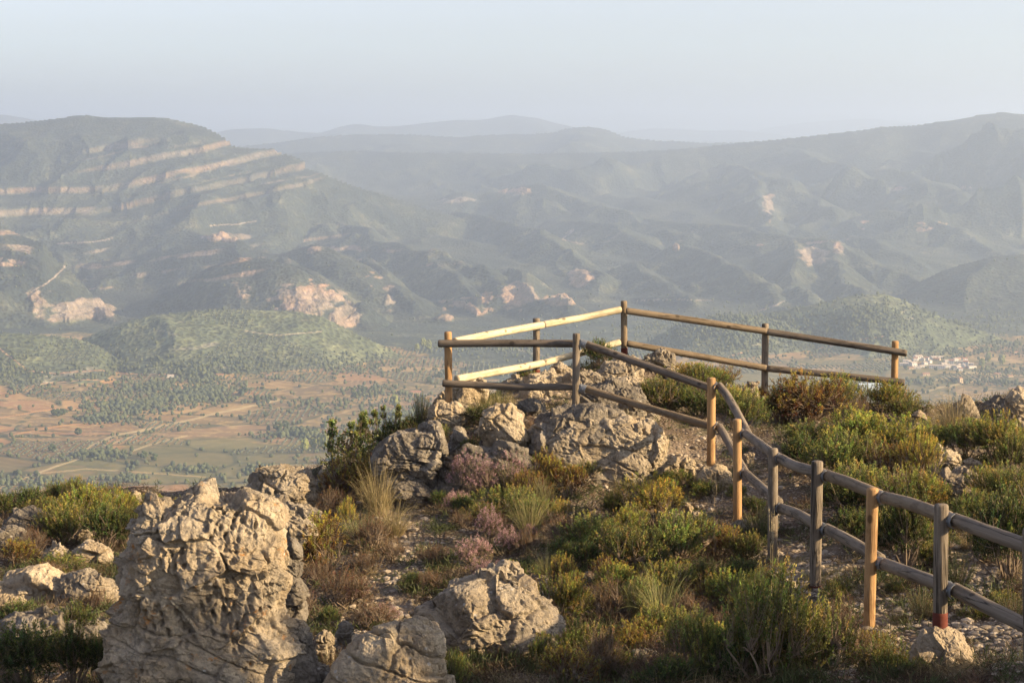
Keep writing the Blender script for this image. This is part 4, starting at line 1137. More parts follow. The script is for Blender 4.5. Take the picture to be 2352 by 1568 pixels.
def cup(rad=.0495, ln=.062, th=.004):
    """galvanised bracket: half sleeve round the rail end with a flat ear to the post"""
    th_ = np.linspace(-math.pi * .42, math.pi * .42, 15)
    V = []; F = []
    for rr in (rad, rad + th):
        for x in (0.0, ln):
            for a in th_: V.append((x, -rr * math.cos(a), rr * math.sin(a)))
    n = len(th_)
    def q(a, b): 
        for k in range(n - 1): F.append((a + k, a + k + 1, b + k + 1, b + k))
    q(0, n); q(2 * n, 3 * n); q(0, 2 * n); q(n, 3 * n)
    F.append((0, n, 3 * n, 2 * n)); F.append((n - 1, 2 * n - 1, 4 * n - 1, 3 * n - 1))
    b = len(V)
    for x in (-.022, .0):
        for y in (-rad * 1.0, .01):
            for z in (-.045, .045): V.append((x, y, z))
    for f in ((0, 1, 3, 2), (4, 6, 7, 5), (0, 4, 5, 1), (2, 3, 7, 6), (0, 2, 6, 4), (1, 5, 7, 3)): F.append(tuple(b + k for k in f))
    # bolt head on the ear's face
    b = len(V)
    for yy in (-rad - th - .008, -rad - th):
        for k in range(6): V.append((ln * .45 + .009 * math.cos(k * math.pi / 3), yy, .009 * math.sin(k * math.pi / 3)))
    for k in range(6): F.append((b + k, b + (k + 1) % 6, b + 6 + (k + 1) % 6, b + 6 + k))
    F.append((b, b + 1, b + 2, b + 3)); F.append((b + 3, b + 4, b + 5, b))
    return np.array(V), np.array(F)
cv, cf = cup()
cup_me = mesh_np("bracket", cv, cf, STEEL, False)
def bracket(foot, px, py, d, dirv):
    p, b, t, dd, r = post_obj[foot]
    o = obj("bracket", cup_me, p)
    w = at(px, py, d)
    o.location = Vector(w) - Vector(p.location) - Vector(FL)
    o.rotation_euler = Vector(dirv).to_track_quat('X', 'Z').to_euler()
for foot, pairs in {1322: [((1338,788),(1480,838)),((1337,891),(1480,934))], 1633: [((1645,886),(1672,915)),((1645,979),(1670,1010))], 1694: [((1706,994),(1742,1017)),((1706,1084),(1740,1110))],
        1774: [((1788,1051),(1825,1066)),((1788,1165),(1830,1178))], 1872: [((1893,1091),(1950,1108)),((1892,1213),(1950,1240))],
        1996: [((2022,1140),(2090,1156)),((2021,1292),(2090,1316))], 2159: [((2183,1192),(2270,1222)),((2183,1351),(2270,1394))]}.items():
    p, b, t, dd, r = post_obj[foot]
    for (x, y), (x2, y2) in pairs:
        v = at(x2, y2, dd - .35) - at(x, y, dd)
        bracket(foot, x, y, dd + .01, v)
for foot, pairs in {1434: [((1420,712),(1250,745)),((1418,787),(1250,833))]}.items():
    p, b, t, dd, r = post_obj[foot]
    for (x, y), (x2, y2) in pairs:
        bracket(foot, x + 5, y, dd, at(x2, y2, 24.9) - at(x, y, dd))
# ------------------------------------------------------------------ plants
def mat_leaf(name, rough=.6, trans=.30, spec=.25):
    m = NT(name)
    t = m.attr("tint")
    rnd = m.n("ShaderNodeObjectInfo").outputs['Random']
    hs = m.n("ShaderNodeHueSaturation")
    m.set(hs.inputs['Hue'], m.math('ADD', .485, m.math('MULTIPLY', rnd, .03)))
    m.set(hs.inputs['Value'], m.math('ADD', .82, m.math('MULTIPLY', rnd, .36)))
    m.set(hs.inputs['Color'], t)
    col = hs.outputs[0]
    m.set(m.b.inputs['Base Color'], col)
    m.b.inputs['Roughness'].default_value = rough
    m.b.inputs['Specular IOR Level'].default_value = spec
    tr = m.n("ShaderNodeBsdfTranslucent"); m.set(tr.inputs['Color'], col)
    mx = m.n("ShaderNodeMixShader"); mx.inputs[0].default_value = trans
    m.t.links.new(m.b.outputs[0], mx.inputs[1]); m.t.links.new(tr.outputs[0], mx.inputs[2])
    m.t.links.new(mx.outputs[0], m.out.inputs[0])
    return m.m
LEAF = mat_leaf("leaf")
LEAF_GLOSSY = mat_leaf("glossy_leaf", .35, .2, .5)
TWIG = mat_plain("twig_bark", (.17, .13, .095), .9, 0, .35)
BLADE = mat_leaf("grass_blade", .6, .35)
PETAL = mat_leaf("petal", .7, .35)

def unit(v): return v / np.maximum(np.linalg.norm(v, axis=-1, keepdims=True), 1e-9)

def crown_tips(rg, n, lobes, h, spread, shell):
    """tips of twigs on the lobes of an uneven crown, 1 m across"""
    k = rg.integers(0, len(lobes), n)
    L = lobes[k]                                   # centre x, y, z, radius, height
    u = unit(rg.normal(size=(n, 3))); u[:, 2] = np.abs(u[:, 2]) * 1.1 - .22
    u = unit(u)
    rr = (1 - shell * rg.random(n) ** 1.6)
    p = L[:, :3] + u * L[:, 3:4] * rr[:, None] * np.array([1, 1, 1.0])
    p[:, 2] = np.maximum(p[:, 2], .03)
    return p, u, rr

def leaf_quads(c, d, ln, wd, rg, fold=0.0):
    """rhombic leaves: centre base c, direction d, length, width"""
    n = len(c)
    r = unit(np.cross(d, rg.normal(size=(n, 3))))
    a = c; b = c + d * (ln * .5)[:, None] + r * (wd * .5)[:, None]; e = c + d * ln[:, None]; f = c + d * (ln * .5)[:, None] - r * (wd * .5)[:, None]
    V = np.stack([a, b, e, f], 1).reshape(-1, 3)
    F = np.arange(4 * n).reshape(n, 4)
    return V, F

def sticks(p0, p1, r0, r1, bend=None, seg=3):
    """thin three-sided twigs from p0 to p1"""
    n = len(p0)
    t = np.linspace(0, 1, seg + 1)
    Q = p0[:, None] * (1 - t)[None, :, None] + p1[:, None] * t[None, :, None]
    if bend is not None: Q = Q + bend[:, None] * (np.sin(t * math.pi))[None, :, None]
    T = unit(p1 - p0)
    A = unit(np.cross(T, np.array([.3, .2, 1.0]))); B = np.cross(T, A)
    th = np.array([0, 2.094, 4.189])
    ring = np.cos(th)[None, :, None] * A[:, None] + np.sin(th)[None, :, None] * B[:, None]
    rad = (r0 * (1 - t) + r1 * t)
    V = Q[:, :, None] + ring[:, None] * rad[None, :, None, None]
    base = (np.arange(n) * (seg + 1) * 3)[:, None, None]
    s = np.arange(seg)[None, :, None]; k = np.arange(3)[None, None, :]
    i0 = base + s * 3 + k; i1 = base + s * 3 + (k + 1) % 3
    F = np.stack([i0, i1, i1 + 3, i0 + 3], -1).reshape(-1, 4)
    return V.reshape(-1, 3), F

def make_lobes(rg, n, h, tight=.5):
    out = []
    for i in range(n):
        a = rg.random() * 6.283; q = .30 * math.sqrt(rg.random()) if i else 0
        r = rg.uniform(.16, .25)
        z = h * rg.uniform(.35, .62) * (1 - q * .7)
        out.append((q * 1.1 * math.cos(a), q * 1.1 * math.sin(a), z, r * (1.1 if i else 1.35)))
    return np.array(out)

SPEC = {
 # leaves: inner colour, outer colour, tip colour; length, width; tips; leaves per tip; crown height; lobes
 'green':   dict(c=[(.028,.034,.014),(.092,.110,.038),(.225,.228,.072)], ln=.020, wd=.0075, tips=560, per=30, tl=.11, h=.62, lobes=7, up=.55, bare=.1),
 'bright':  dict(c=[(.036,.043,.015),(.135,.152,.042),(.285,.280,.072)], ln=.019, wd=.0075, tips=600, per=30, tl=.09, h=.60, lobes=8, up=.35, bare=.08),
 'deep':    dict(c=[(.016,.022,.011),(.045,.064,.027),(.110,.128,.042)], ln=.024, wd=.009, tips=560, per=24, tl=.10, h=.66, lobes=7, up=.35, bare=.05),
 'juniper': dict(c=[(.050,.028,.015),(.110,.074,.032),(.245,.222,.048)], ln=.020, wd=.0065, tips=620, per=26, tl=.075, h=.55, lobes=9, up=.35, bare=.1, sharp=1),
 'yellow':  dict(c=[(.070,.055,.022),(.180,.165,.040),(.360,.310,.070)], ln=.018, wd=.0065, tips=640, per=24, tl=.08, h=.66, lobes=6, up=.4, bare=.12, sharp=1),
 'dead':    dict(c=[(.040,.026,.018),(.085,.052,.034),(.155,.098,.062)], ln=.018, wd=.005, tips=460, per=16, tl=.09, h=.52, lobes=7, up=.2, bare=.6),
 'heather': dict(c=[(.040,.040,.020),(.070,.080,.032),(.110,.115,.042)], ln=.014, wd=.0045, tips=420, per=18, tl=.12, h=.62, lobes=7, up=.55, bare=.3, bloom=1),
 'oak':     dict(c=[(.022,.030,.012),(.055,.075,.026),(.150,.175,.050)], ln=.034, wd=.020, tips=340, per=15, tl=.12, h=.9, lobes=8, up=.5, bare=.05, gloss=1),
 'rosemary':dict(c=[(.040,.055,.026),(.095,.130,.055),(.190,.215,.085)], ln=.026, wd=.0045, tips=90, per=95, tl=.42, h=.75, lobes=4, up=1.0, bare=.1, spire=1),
}
def shrub_mesh(kind, seed):
    S = SPEC[kind]; rg = np.random.default_rng(seed)
    h = S['h']
    if S.get('spire'):
        n = S['tips']
        a = rg.random(n) * 6.283; q = .28 * np.sqrt(rg.random(n))
        base = np.stack([q * .5 * np.cos(a), q * .5 * np.sin(a), 0 * a], 1)
        tip = np.stack([q * 1.5 * np.cos(a), q * 1.5 * np.sin(a), h * rg.uniform(.55, 1.0, n) * (1 - q * .8)], 1)
        dirs = unit(tip - base); out = rg.uniform(.5, 1, n)
        st_v, st_f = sticks(base, tip, .004, .002)
    else:
        lobes = make_lobes(rg, S['lobes'], h)
        if kind == 'oak':
            for i in range(3):
                a = rg.random() * 6.283; lobes = np.vstack([lobes, [[.25 * math.cos(a), .25 * math.sin(a), h * .8, .10]], [[.25 * math.cos(a), .25 * math.sin(a), h * .98, .055]]])
        tip, u, out = crown_tips(rg, S['tips'], lobes, h, .5, .55)
        nb = 26
        nodes = np.stack([rg.normal(0, .13, nb), rg.normal(0, .13, nb), h * rg.uniform(.2, .45, nb)], 1)
        root = np.stack([rg.normal(0, .03, nb), rg.normal(0, .03, nb), np.full(nb, -.03)], 1)
        v1, f1 = sticks(root, nodes, .011, .006, rg.normal(0, .02, (nb, 3)))
        dist = ((tip[:, None] - nodes[None]) ** 2).sum(-1); near = dist.argmin(1)
        sel = rg.random(len(tip)) < (.9 if S['bare'] > .2 else .5)
        v2, f2 = sticks(nodes[near[sel]], tip[sel], .0045, .0016, rg.normal(0, .02, (sel.sum(), 3)), 2)
        ex = rg.random(len(tip)) < (.10 if kind != 'oak' else .0)
        v3, f3 = sticks(tip[ex], tip[ex] + (unit(u[ex] + np.array([0, 0, .6])) + rg.normal(0, .25, (ex.sum(), 3))) * rg.uniform(.05, .13, (ex.sum(), 1)), .0022, .0009)
        st_v = np.vstack([v1, v2, v3]); st_f = np.vstack([f1, f2 + len(v1), f3 + len(v1) + len(v2)])
        dirs = unit(unit(tip - nodes[near]) * (1 - S['up']) + np.array([0, 0, 1.0]) * S['up'] + rg.normal(0, .18, tip.shape) + u * .5)
        base = tip - dirs * S['tl'] * .5
    n, per = len(tip), S['per']
    k = np.repeat(np.arange(n), per)
    if S['bare'] > 0:
        keep = rg.random(n) > S['bare'] * .4; k = k[keep[k]]
    m = len(k)
    t = rg.random(m)
    if S.get('spire'): c = base[k] + (tip - base)[k] * (.12 + .88 * t)[:, None]
    else: c = base[k] + dirs[k] * (t * S['tl'])[:, None] + rg.normal(0, .006, (m, 3))
    d = unit(dirs[k] * .75 + unit(rg.normal(size=(m, 3))) * .8)
    ln = S['ln'] * rg.uniform(.6, 1.25, m); wd = S['wd'] * rg.uniform(.9, 1.35, m)
    c[:, 2] = np.maximum(c[:, 2], 0.0)
    V, F = leaf_quads(c, d, ln, wd, rg)
    c0, c1, c2 = [np.array(q) for q in S['c']]
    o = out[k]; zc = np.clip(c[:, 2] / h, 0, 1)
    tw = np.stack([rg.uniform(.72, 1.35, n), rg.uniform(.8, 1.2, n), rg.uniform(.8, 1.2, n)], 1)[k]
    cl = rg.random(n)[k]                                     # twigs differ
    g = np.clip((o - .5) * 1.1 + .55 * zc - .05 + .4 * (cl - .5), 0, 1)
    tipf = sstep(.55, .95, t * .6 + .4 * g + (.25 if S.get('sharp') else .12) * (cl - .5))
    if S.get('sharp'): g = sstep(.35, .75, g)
    col = c0 * (1 - g)[:, None] + c1 * g[:, None]  # inner, lower leaves darker: crown shade painted in, plus real dead needles
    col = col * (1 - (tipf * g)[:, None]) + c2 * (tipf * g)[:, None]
    col = col * rg.uniform(.75, 1.25, m)[:, None] * np.array([1.36, 1.30, 1.0]) * tw
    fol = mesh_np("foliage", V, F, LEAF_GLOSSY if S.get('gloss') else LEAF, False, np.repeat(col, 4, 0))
    stems = mesh_np("branches", st_v, st_f, TWIG, False)
    bloom = None
    if S.get('bloom'):
        sel = np.where((out > .62) & (tip[:, 2] > .3 * h))[0]
        sel = sel[rg.random(len(sel)) < .6]; kk = np.repeat(sel, 18); mm = len(kk)
        tt = rg.random(mm)
        c = tip[kk] + dirs[kk] * (tt * .05 - .005)[:, None] + rg.normal(0, .013, (mm, 3))
        V, F = leaf_quads(c, unit(rg.normal(size=(mm, 3))), np.full(mm, .015), np.full(mm, .012), rg)
        w = rg.random(mm)[:, None]
        pc = np.array([.34, .16, .20]) * (1 - w) + np.array([.64, .44, .44]) * w
        pc = pc * rg.uniform(.7, 1.15, mm)[:, None]
        bloom = mesh_np("blossom", V, F, PETAL, False, np.repeat(pc, 4, 0))
    return fol, stems, bloom

def grass_mesh(kind, seed):
    rg = np.random.default_rng(seed)
    dry = kind == 'dry_grass'
    n = {'dry_grass': 420, 'green_grass': 300, 'tall_stem': 8, 'low_grass': 420}[kind]
    seg = 6
    a = rg.random(n) * 6.283; q = np.sqrt(rg.random(n)) * {'dry_grass': .13, 'green_grass': .12, 'tall_stem': .03, 'low_grass': .38}[kind]
    base = np.stack([q * np.cos(a), q * np.sin(a), np.full(n, -.02)], 1)
    L = rg.uniform(.45, 1.0, n) * {'dry_grass': .75, 'green_grass': .7, 'tall_stem': 1.15, 'low_grass': .22}[kind]
    a2 = a + rg.normal(0, .6, n)
    lean = rg.uniform(.1, .75, n) * {'tall_stem': .25}.get(kind, 1.0)
    curl = rg.uniform(.3, 1.6, n) ** 1.5 * {'tall_stem': .1, 'low_grass': .6}.get(kind, 1.0)
    t = np.linspace(0, 1, seg + 1)
    ang = lean[:, None] + curl[:, None] * t[None] ** 1.6
    dx = np.sin(ang); dz = np.cos(ang)
    step = (L / seg)[:, None]
    hx = np.concatenate([np.zeros((n, 1)), np.cumsum(dx[:, :-1] * step, 1)], 1)
    hz = np.concatenate([np.zeros((n, 1)), np.cumsum(dz[:, :-1] * step, 1)], 1)
    P = base[:, None] + np.stack([hx * np.cos(a2)[:, None], hx * np.sin(a2)[:, None], hz], -1)
    P[..., 2] = np.maximum(P[..., 2], -.02)
    side = np.stack([-np.sin(a2), np.cos(a2), 0 * a2], 1)
    side = unit(side + rg.normal(0, .5, side.shape))
    w = {'tall_stem': .0035, 'low_grass': .003}.get(kind, .0032) * (1.05 - t) ** .6
    V = np.stack([P + side[:, None] * w[None, :, None], P - side[:, None] * w[None, :, None]], 2)
    idx = np.arange(n * (seg + 1) * 2).reshape(n, seg + 1, 2)
    F = np.stack([idx[:, :-1, 0], idx[:, :-1, 1], idx[:, 1:, 1], idx[:, 1:, 0]], -1).reshape(-1, 4)
    ca = np.array({'dry_grass': (.42, .33, .17), 'green_grass': (.17, .19, .07), 'tall_stem': (.45, .35, .19), 'low_grass': (.16, .17, .06)}[kind])
    cb = np.array({'dry_grass': (.20, .19, .08), 'green_grass': (.36, .30, .14), 'tall_stem': (.38, .30, .16), 'low_grass': (.34, .27, .13)}[kind])
    m = (rg.random(n) ** 1.5)[:, None, None]
    col = ca * (1 - m) + cb * m
    col = np.broadcast_to(col * rg.uniform(.7, 1.2, n)[:, None, None], (n, seg + 1, 3))
    col = np.repeat(col[:, :, None], 2, 2).reshape(-1, 3)
    V = V.reshape(-1, 3)
    if kind == 'tall_stem':                      # seed heads
        mm = n * 40; kk = np.repeat(np.arange(n), 40)
        c = P[kk, -1] - (P[kk, -1] - P[kk, -2]) * rg.uniform(0, 1.2, mm)[:, None] + rg.normal(0, .004, (mm, 3))
        v2, f2 = leaf_quads(c, unit(np.array([0, 0, 1.0]) + rg.normal(0, .4, (mm, 3))), np.full(mm, .022), np.full(mm, .006), rg)
        F = np.vstack([F, f2 + len(V)]); V = np.vstack([V, v2]); col = np.vstack([col, np.tile([[.5, .4, .24]], (len(v2), 1))])
    if dry:                                      # the thatch of old leaves at its foot
        mm = 500; c = np.stack([rg.normal(0, .13, mm), rg.normal(0, .13, mm), np.abs(rg.normal(0, .07, mm))], 1)
        v2, f2 = leaf_quads(c, unit(np.stack([rg.normal(0, 1, mm), rg.normal(0, 1, mm), rg.normal(-.1, .4, mm)], 1)), rg.uniform(.06, .2, mm), np.full(mm, .005), rg)
        F = np.vstack([F, f2 + len(V)]); V = np.vstack([V, v2]); col = np.vstack([col, np.tile([[.20, .145, .085]], (len(v2), 1)) * rg.uniform(.6, 1.3, (len(v2), 1))])
    return mesh_np("blades", V, F, BLADE, False, col)

GRASS = ('dry_grass', 'green_grass', 'tall_stem', 'low_grass')
_cache = {}
def plant_meshes(kind, var):
    if (kind, var) not in _cache:
        _cache[kind, var] = grass_mesh(kind, 900 + var * 7 + len(kind)) if kind in GRASS else shrub_mesh(kind, 500 + var * 11 + len(kind) * 3)
    return _cache[kind, var]
PNAME = {'green': ('shrub', 'shrub'), 'bright': ('shrub', 'shrub'), 'deep': ('shrub', 'shrub'), 'juniper': ('juniper_bush', 'juniper'), 'yellow': ('shrub', 'shrub'),
         'dead': ('dry_shrub', 'dry shrub'), 'heather': ('heather_bush', 'heather'), 'oak': ('evergreen_oak_shrub', 'oak shrub'), 'rosemary': ('rosemary_bush', 'rosemary'),
         'dry_grass': ('grass_tussock', 'grass tussock'), 'green_grass': ('grass_tussock', 'grass tussock'), 'tall_stem': ('grass_stem_tuft', 'grass stems'), 'low_grass': ('grass_tussock', 'grass tussock')}
_rp = random.Random(5)
_count = {}
def plant(kind, cx, by, w, h, label, depth=None, group=None, var=None):
    """photo centre x, foot y, width and height in photo pixels"""
    p = ground_hit(cx, by) if depth is None else at(cx, by, depth)
    if depth is not None: p[2] = min(p[2], float(ground_z(p[0], p[1], False)) + .5)
    d = p[1]
    W = w * d / FPX; H = h * d / FPX
    v = _count.get(kind, 0) % 3 if var is None else var; _count[kind] = _count.get(kind, 0) + 1
    ms = plant_meshes(kind, v)
    nm, cat = PNAME[kind]
    o = obj(nm, None, None, label=label, category=cat)
    if group: o["group"] = group
    o.location = (p[0], p[1], p[2] - .02)
    o.rotation_euler = (0, 0, _rp.uniform(0, 6.28))
    if kind in GRASS:
        hh = {'dry_grass': .55, 'green_grass': .5, 'tall_stem': 1.0, 'low_grass': .17}[kind]
        ww = {'dry_grass': .9, 'green_grass': .85, 'tall_stem': .5, 'low_grass': .9}[kind]
        o.scale = (W / ww, W / ww, H / hh)
        obj("blades", ms, o)
    else:
        S = SPEC[kind]
        hh = S['h'] * (1.12 if kind == 'oak' else .98 if not S.get('spire') else .95); ww = .95 if not S.get('spire') else .75
        o.scale = (W / ww, W / ww * .92, H / hh)
        obj("foliage", ms[0], o); obj("branches", ms[1], o)
        if ms[2]: obj("blossom", ms[2], o)
    return o
PL = [
 # right: the big mixed mass
 ('juniper',1850,970,170,118,"dark juniper with rusty top touching the lower back rail"),
 ('deep',1800,965,110,80,"dark green shrub at the left foot of the rusty juniper"),
 ('green',1925,960,120,95,"green shrub right of the rusty juniper under the end of the back rails"),
 ('bright',2030,950,110,82,"bright cone-shaped green shrub left of the yellow end post"),
 ('green',2085,962,80,62,"green shrub right of the yellow end post on the rim"),
 ('dead',1975,965,70,50,"greyish dry shrub between two green shrubs by the end post"),
 ('green',1865,1030,120,72,"pale-tipped green shrub in front of the rusty juniper"),
 ('bright',1950,1035,150,95,"broad light green shrub below the end of the back rails"),
 ('bright',2060,1040,150,95,"yellowish green shrub on the right flank of the shrub mass"),
 ('deep',1840,1085,110,70,"dark spiky shrub low on the left flank of the shrub mass"),
 ('rosemary',1852,1060,70,62,"upright rosemary rising from the left flank of the shrub mass"),
 ('green',1935,1105,140,85,"mid green shrub in the heart of the shrub mass"),
 ('juniper',2050,1110,110,80,"rust-hearted juniper in the heart of the shrub mass"),
 ('yellow',2110,1110,90,95,"yellow-green shrub at the right edge of the shrub mass"),
 ('dead',2060,1160,110,70,"brown dry shrub under the rust-hearted juniper"),
 ('green',1990,1175,150,95,"soft green shrub above the top rail near two grey posts"),
 ('bright',2095,1195,140,95,"pale green leggy shrub above the top rail"),
 ('deep',1930,1190,110,70,"dark shrub behind the top rail left of the light brown post"),
 ('deep',1975,1265,110,80,"deep green shrub seen between the rails left of the light brown post"),
 ('deep',2083,1315,125,150,"dense round dark green shrub seen between the light brown and grey posts",15.2),
 ('green',2040,1255,90,70,"green shrub behind the light brown post"),
 ('juniper',2130,1225,80,48,"small rusty juniper just above the top rail"),
 ('green',2215,1050,120,85,"rounded olive shrub below the pointed rim rock"),
 ('bright',2290,1060,130,110,"large light green shrub below the rubble rocks on the right"),
 ('green',2345,1090,90,85,"green shrub cut by the right edge below the tall pale rock"),
 ('bright',2270,1150,90,70,"light green shrub right of the holed rock"),
 ('green',2325,1170,110,85,"soft green shrub lower on the right edge"),
 ('deep',2315,1330,150,165,"big dark shrub behind the rails at the right edge"),
 ('juniper',2165,1190,60,45,"little rust and green juniper on the holed rock"),
 ('rosemary',2200,1215,60,60,"thin rosemary shoots below the holed rock"),
 ('green',2240,1205,90,60,"low olive shrub between holed rock and dark shrub"),
 ('rosemary',2200,1345,60,58,"upright rosemary right of the red-based post"),
 ('rosemary',2330,1420,60,50,"pale rosemary under the rails at the right edge"),
 ('green',2135,1300,70,50,"low green shrub left of the red-based post"),
 ('dead',2260,1240,90,50,"pale dry twigs right of the rail joint"),
 ('dry_grass',2195,1005,120,95,"pale feathery grass on the rim left of the pointed rock"),
 ('dry_grass',2165,1000,80,60,"smaller pale grass tuft left of the feathery grass"),
 ('dry_grass',2220,1260,50,40,"dry grass tuft behind the top rail near the red-based post"),
 ('green_grass',1772,930,40,28,"thin grass at the foot of the middle back post"),
 ('yellow',1745,905,36,22,"tiny yellow shrub left of the middle back post"),
 # behind the sloping rails
 ('green',1530,945,115,90,"round green shrub behind the sloping rails"),
 ('yellow',1560,870,90,50,"flowering yellow-green shrub on the rim behind the sloping rails"),
 ('green',1615,905,100,70,"green shrub on the rim above the honey post"),
 ('juniper',1655,880,70,46,"small rusty juniper on the rim above the honey post"),
 ('deep',1600,965,110,80,"dark green shrub just left of the honey post"),
 ('green',1695,985,100,110,"tall green shrub between the honey post and the bending rail"),
 ('yellow',1672,950,70,70,"yellow-green shrub behind the top of the honey post"),
 ('deep',1375,842,90,48,"dark shrub behind the second post at the back corner"),
 ('bright',1455,815,70,42,"bright shrub at the foot of the tallest back post"),
 ('green',1205,880,60,30,"little green shrub left of the grey back post"),
 ('green',1280,850,26,18,"tiny bush right of the grey back post"),
 ('low_grass',1140,930,110,36,"flat dry grass inside the left corner of the fence"),
 ('low_grass',1110,950,90,26,"thin green grass beside the left corner rock"),
 ('deep',1110,975,90,36,"low green cushion below the left corner post"),
 ('deep',1140,990,60,34,"second green cushion beside the bright wedge"),
 ('low_grass',1330,925,120,24,"sparse grass behind the lower dark rail"),
 ('low_grass',1400,950,100,26,"sparse grass right of the second post from the left corner"),
 ('dead',1220,1000,60,40,"thin dry plant between wedge and layered outcrop"),
 ('low_grass',1380,968,60,26,"green tuft on the layered outcrop"),
 # left rim
 ('oak',800,1082,95,125,"dark glossy oak shrub at the left of the rim"),
 ('oak',860,1050,90,110,"taller oak shrub with upright shoots on the rim"),
 ('oak',900,1020,56,95,"oak shrub with two bright upright shoots"),
 ('deep',945,1005,70,42,"low green shrub between oak shoots and the corner rock"),
 ('rosemary',966,965,36,52,"thin broom stalks left of the corner rock"),
 ('dead',865,1075,60,34,"rusty dead tuft under the oak shrubs"),
 ('juniper',805,1150,90,88,"yellow-topped rusty juniper left of the dry grass"),
 ('dead',770,1185,110,60,"dark brown dry shrub under the yellow-topped juniper"),
 ('dead',850,1140,80,56,"brown dry shrub between juniper and grey dome"),
 ('deep',700,1160,50,36,"small green shrub at the right of the cracked pile"),
 ('dry_grass',868,1190,110,115,"large pale curling grass by the stony path"),
 ('dry_grass',905,1230,110,80,"matted pale grass falling over the path edge"),
 ('green_grass',820,1250,80,70,"green grass under the pale curling grass"),
 ('yellow',800,1215,42,56,"bright lime green shrub left of the pale grass"),
 ('dead',860,1260,130,70,"dark dry undergrowth left of the path"),
 ('juniper',745,1320,150,108,"yellow and rust juniper right of the tall pitted block"),
 ('dead',720,1340,90,50,"brown dead base of the yellow and rust juniper"),
 ('dead',790,1390,150,80,"dark dry shrub below the yellow and rust juniper"),
 ('dead',700,1420,110,60,"dark dry shrub right of the tall block"),
 ('dead',860,1440,120,60,"shaded dry undergrowth left of the large front boulder"),
 ('heather',800,1375,100,40,"thin pink heather in shade above the sloping boulder"),
 ('deep',940,1355,46,36,"small yellow-green sprig on the path edge"),
 ('deep',760,1440,60,40,"small dark cushion above the cracked rock"),
 ('heather',880,1420,70,36,"faint pink heather left of the large front boulder"),
 # pink heather slope
 ('heather',1085,1142,120,100,"large pink heather left half below the bright wedge"),
 ('heather',1165,1132,110,90,"large pink heather right half below the bright wedge"),
 ('heather',1125,1250,80,85,"palest pink heather in full sun beside the path"),
 ('heather',1085,1290,90,60,"dusky pink heather right of the path"),
 ('heather',1100,1335,110,54,"dull pink heather above the large front boulder"),
 ('heather',1170,1270,80,60,"thin pink heather right of the palest one"),
 ('heather',1118,958,40,26,"tiny pink heather on the rock below the left corner"),
 ('heather',1610,880,40,26,"tiny pink heather on the rim behind the sloping rails",25.2),
 ('juniper',1255,1110,80,60,"yellow-green juniper under the low rounded boulder"),
 ('deep',1080,1075,60,56,"soft dark green plant between the grey dome and the heather"),
 ('green',1160,1180,120,56,"olive shrub below the large pink heather"),
 ('juniper',1215,1150,70,56,"lime and brown juniper in the middle of the slope"),
 ('juniper',1310,1140,80,56,"brown-centred juniper right of the yellow-green one"),
 ('yellow',1285,1195,50,48,"bright lime juniper sprig in the middle of the slope"),
 ('green',1235,1200,90,50,"green shrub left of the bright lime sprig"),
 ('dead',1300,1250,100,70,"light brown dead shrub under the bright lime sprig"),
 ('dead',1215,1270,80,54,"dark brown shrub left of the light brown dead shrub"),
 ('green',1340,1110,60,40,"small green shrub under the outcrop"),
 ('green_grass',1215,1230,110,95,"tall loose grass in front of the brown junipers"),
 ('green_grass',1165,1130,90,70,"grass blades rising through the pink heather"),
 ('green_grass',1250,1160,80,60,"curling grass right of the pink heather"),
 ('green_grass',1255,1320,90,60,"dry-tipped grass behind the large front boulder"),
 ('dead',1000,1290,90,40,"low dry twigs on the right of the path"),
 ('dead',985,1350,90,44,"dark low twigs left of the large front boulder"),
 ('deep',1010,1165,50,34,"small green plant by the upper path"),
 ('dead',960,1130,60,30,"dry twigs at the top of the path"),
 # centre right green mass
 ('yellow',1508,1208,120,92,"round yellow-green bush standing alone on the slope"),
 ('bright',1455,1240,90,62,"bright green shrub under the round yellow-green bush"),
 ('green',1370,1270,130,75,"wide green shrub in the middle of the slope"),
 ('green',1460,1310,150,85,"large grey-green shrub below the round bush"),
 ('green',1560,1290,130,85,"pale green shrub right of the grey-green one"),
 ('deep',1345,1310,90,60,"darker green shrub left of the grey-green one"),
 ('bright',1610,1250,50,60,"light sprigs left of the second honey post"),
 ('juniper',1645,1285,110,66,"brown and yellow juniper left of the grey posts"),
 ('green',1715,1290,90,60,"green shrub right of the brown and yellow juniper"),
 ('rosemary',1745,1225,56,52,"upright bright rosemary between honey and grey posts"),
 ('low_grass',1640,1120,110,34,"green tuft in front of the flat footing"),
 ('green',1620,1135,70,30,"low flowering tuft under the flat footing"),
 ('green',1560,1120,90,32,"low green patch left of the flat footing"),
 ('low_grass',1450,1115,110,32,"low grass right of the outcrop foot"),
 ('deep',1530,1110,60,26,"dark creeping shrub above the round yellow-green bush"),
 ('green',1405,1190,60,60,"pale upright sprigs left of the round yellow-green bush"),
 ('juniper',1290,1380,80,84,"yellow-green juniper beside the top of the large front boulder"),
 ('bright',1300,1440,90,100,"lime feathery shrub against the right cheek of the front boulder"),
 ('dead',1390,1420,130,80,"brown prickly shrub right of the lime feathery shrub"),
 ('bright',1405,1370,100,60,"sunlit green shrub behind the brown prickly shrub"),
 ('green',1480,1400,110,65,"olive shrub left of the tall grass"),
 ('green_grass',1520,1430,150,100,"big loose grass in the middle foreground"),
 ('green_grass',1460,1410,90,70,"smaller loose grass left of the big one"),
 ('dead',1580,1430,120,70,"dark brown shrub right of the big loose grass"),
 ('juniper',1640,1390,80,50,"small dark juniper above the dark brown shrub"),
 ('bright',1700,1400,110,80,"light green shrub left of the darker grey post"),
 ('green',1755,1375,70,52,"green sprigs under the middle grey post"),
